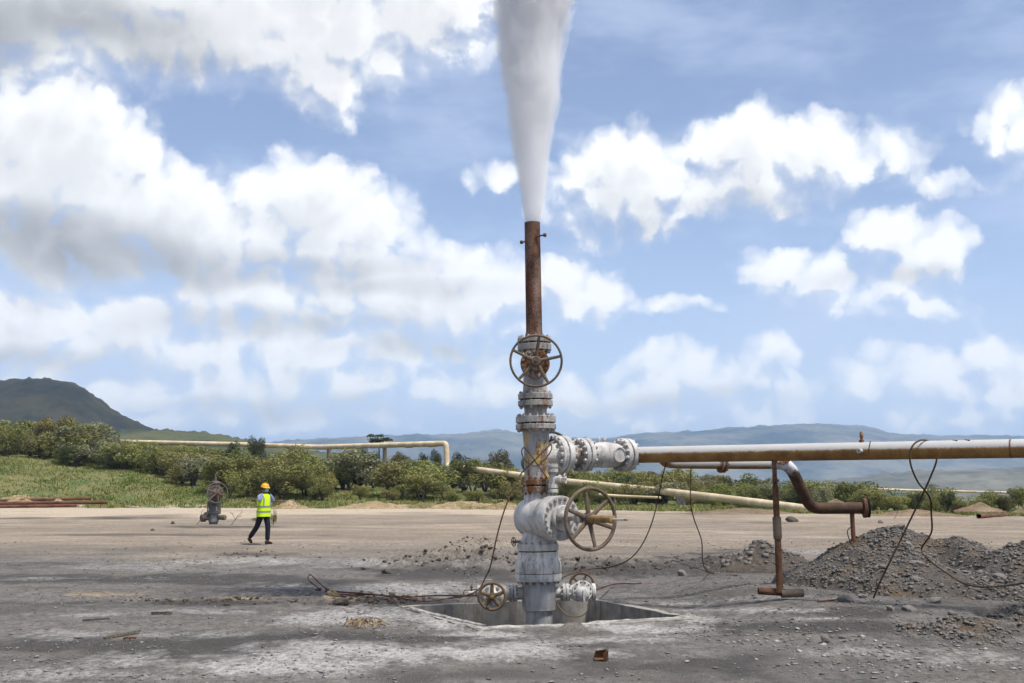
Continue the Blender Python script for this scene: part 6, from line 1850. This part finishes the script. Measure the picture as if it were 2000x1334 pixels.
for i, (px, py, d, hp, wx, lb) in enumerate([
        (970, 912, 165, 34, 1.25, 'dark round-crowned tree standing out against the blue hills left of the wellhead'),
        (1035, 915, 170, 24, 1.1, 'small dark tree just left of the yellow-flecked tee'),
        (828, 903, 140, 26, 0.8, 'slim dark tree left of the pipeline bend'), (853, 903, 142, 24, 0.8, 'slim dark tree touching the pipeline bend'), (895, 905, 150, 22, 1.3, 'low dark tree just right of the pipeline bend'), (930, 912, 150, 16, 1.4, 'lowest dark tree between the pipeline bend and the round tree'),
        (780, 905, 132, 30, 1.2, 'broad dark tree under the pipeline right of its second post'), (715, 905, 134, 30, 1.2, 'broad dark tree under the pipeline left of its second post'), (568, 890, 128, 18, 0.8, 'small dark bush silhouetted under the pipeline behind the scrub'),
        (500, 880, 130, 28, 1.0, 'bushy tree overlapping the cream pipeline above the scrub'), (455, 880, 132, 26, 1.0, 'pale leafy bush overlapping the pipeline left of the bushy tree'),
        (1275, 958, 108, 36, 1.2, 'dark tree seen under the pipe just right of the check valve'), (1335, 960, 108, 34, 1.3, 'dark spreading tree seen between the two hanging wires'), (1400, 962, 106, 34, 1.3, 'dark tree under the flange of the branch pipe'),
        (1455, 965, 104, 38, 1.3, 'tall dark tree left of the pipe stand'), (1500, 968, 100, 34, 1.2, 'dark tree right behind the pipe stand'), (1230, 955, 112, 28, 1.2, 'dark tree half hidden by the wing valve'),
        (1560, 975, 96, 28, 1.3, 'olive tree behind the sloping drop pipe'), (1690, 978, 92, 20, 1.5, 'low olive bush above the open flanged pipe end'), (1790, 982, 92, 20, 1.3, 'olive bush framed by the cable loop'), (1850, 984, 90, 24, 1.0, 'pointed olive bush right of the cable loop'), (1960, 986, 88, 18, 1.5, 'low olive bush at the right edge')]):
    c = at(px, py, d)
    h = hp * d / FOC / 0.78
    if px < 1040: c.z = 0
    tr = plant(TREES[i % 4], 'tree', c.x, c.y, h, lb, 'tree', 'trees in the scrub', i * 1.3, wx, ('crown', 'trunk'))
    base = at(px, py, d).z
    if base > float(height_big(c.x, c.y)): tr.location.z = float(height_big(c.x, c.y)); tr.scale.z = (base + hp * d / FOC * 1.0 - tr.location.z)
# flat bare-topped acacia sticking up behind the pipeline
def acacia():
    c = at(740, 905, 150); c.z = float(height_big(c.x, c.y)); rnd = random.Random(5)
    root = empty('acacia_tree', c, label='thin flat-topped tree poking up behind the cream pipeline', cat='tree')
    top = at(740, 862, 150).z - c.z
    b = MB(); b.tube(spline([(0, 0, -0.3), (0.05, 0, top * .6), (-0.1, 0, top)], 4), [.16 - .1 * i / 8 for i in range(9)], 7)
    ends = []
    for k in range(9):
        a = rnd.uniform(0, 6.28); L = rnd.uniform(.6, 1.5)
        p = Vector((0, 0, top * rnd.uniform(.86, 1))); e = p + Vector((math.cos(a) * L, math.sin(a) * L, rnd.uniform(.2, .9)))
        b.tube([p, p.lerp(e, .5) + Vector((0, 0, -.1)), e], [.06, .04, .02], 5); ends.append(e)
    b.build('trunk', M_bark, root)
    rs = np.random.RandomState(3); V, tone = [], []
    for e in ends:
        for _ in range(60):
            p = np.array(e) + rs.randn(3) * np.array([.35, .35, .08]); t = rs.randn(3) * .10; u_ = rs.randn(3) * .08
            V += [p - t, p + u_, p + t, p - u_]; tone += [rs.rand()] * 4
    me = mesh_np('crown', np.array(V), np.arange(len(V)).reshape(-1, 4), M_dleaf, False); attr(me, 'tone', tone)
    link_mesh('crown', me, None, root)
acacia()

# ---- grass on the bank and along the pad's edge
def make_grass():
    rs = np.random.RandomState(31); N = 52000
    px = rs.uniform(-80, 2080, N); u = (px - 1000) / FOC
    e = edge_y(u)
    depth = np.interp(px, [0, 300, 420, 700, 1000, 1500, 2000], [36, 34, 26, 20, 18, 12, 6])
    off = -1.0 + rs.rand(N) * depth
    Y = e + off; X = u * Y
    dens = np.interp(px, [0, 400, 700, 1000, 1500, 2000], [1, 1, .8, .6, .35, .2]) * (0.25 + 1.3 * sstep(fbm(X / 3, Y / 4, 3, .5, 121), .35, .6))
    ok = rs.rand(N) < dens
    X, Y, off = X[ok], Y[ok], off[ok]; n = len(X)
    Z = height(X, Y)
    B = 5
    a = rs.rand(n, B) * 6.283; L = (0.09 + 0.17 * rs.rand(n, B)) * (0.7 + 0.6 * rs.rand(n))[:, None]
    lean = 0.25 + 0.5 * rs.rand(n, B)
    w = 0.028 + 0.025 * rs.rand(n, B)
    bx = X[:, None] + rs.randn(n, B) * .10; by = Y[:, None] + rs.randn(n, B) * .10; bz = Z[:, None] + 0 * bx - 0.02
    dx, dy = np.cos(a), np.sin(a)
    p0 = np.stack([bx - dy * w, by + dx * w, bz], -1); p1 = np.stack([bx + dy * w, by - dx * w, bz], -1)
    p2 = np.stack([bx + dx * L * lean, by + dy * L * lean, bz + L], -1)
    V = np.stack([p0, p1, p2], 2).reshape(-1, 3); F = np.arange(len(V)).reshape(-1, 3)
    m, q = material('bank_grass', 0.85, 0.15)
    tone = q.new('ShaderNodeAttribute', attribute_name='tone').outputs['Fac']
    geo = q.new('ShaderNodeNewGeometry').outputs['Position']
    nb = q.noise(q.vm('MULTIPLY', geo, (0.16, 0.10, 0.16)), 1.0, 4, 0.6)
    c = q.mix(q.ramp(q.m('MULTIPLY_ADD', tone, 0.35, nb), 0.48, 0.86), (0.12, 0.175, 0.036, 1), (0.29, 0.26, 0.10, 1))
    q.put(q.b.inputs['Base Color'], c)
    me = mesh_np('bank_grass', V, F, m, False); attr(me, 'tone', np.repeat(rs.rand(n), B * 3))
    prop(link_mesh('bank_grass', me), 'short dry green grass covering the bank at the edge of the pad', 'grass', kind='stuff')
make_grass()
# a few green weeds on the pad
for i, (px, py, h, lb) in enumerate([(534, 1026, 0.75, 'tall thin green weed growing just right of the walking person'), (505, 1018, 0.25, 'low yellow-green weed patch behind the walking person'), (1455, 998, 0.8, 'green weed clump on the pad edge left of the pipe stand'), (1405, 990, 0.9, 'green weed tuft at the pad edge under the kinked wire'), (830, 985, 1.3, 'bright green weed clump among the ochre soil banks')]):
    p = G(px, py, -0.02)
    plant(YSHRUB, 'weed', p.x, p.y, h, lb, 'weed', None, i, [0.3, 2.6, 1.2, 0.9, 2.4][i])

# ================================================================ the air
def make_haze():
    m = bpy.data.materials.new('haze'); m.use_nodes = True
    q = NT(m.node_tree); q.n.clear()
    v = q.new('ShaderNodeVolumePrincipled', {'Color': (0.47, 0.67, 1.0, 1), 'Density': 1.4e-4, 'Anisotropy': 0.2})
    q.new('ShaderNodeOutputMaterial', {'Volume': v.outputs[0]})
    o = MB().box(18000, 18000, 560, T((0, 0, 120))).build('haze', m, smooth=False)
    prop(o, kind='stuff', label='thin blue haze filling the air over the valley', cat='haze')
make_haze()
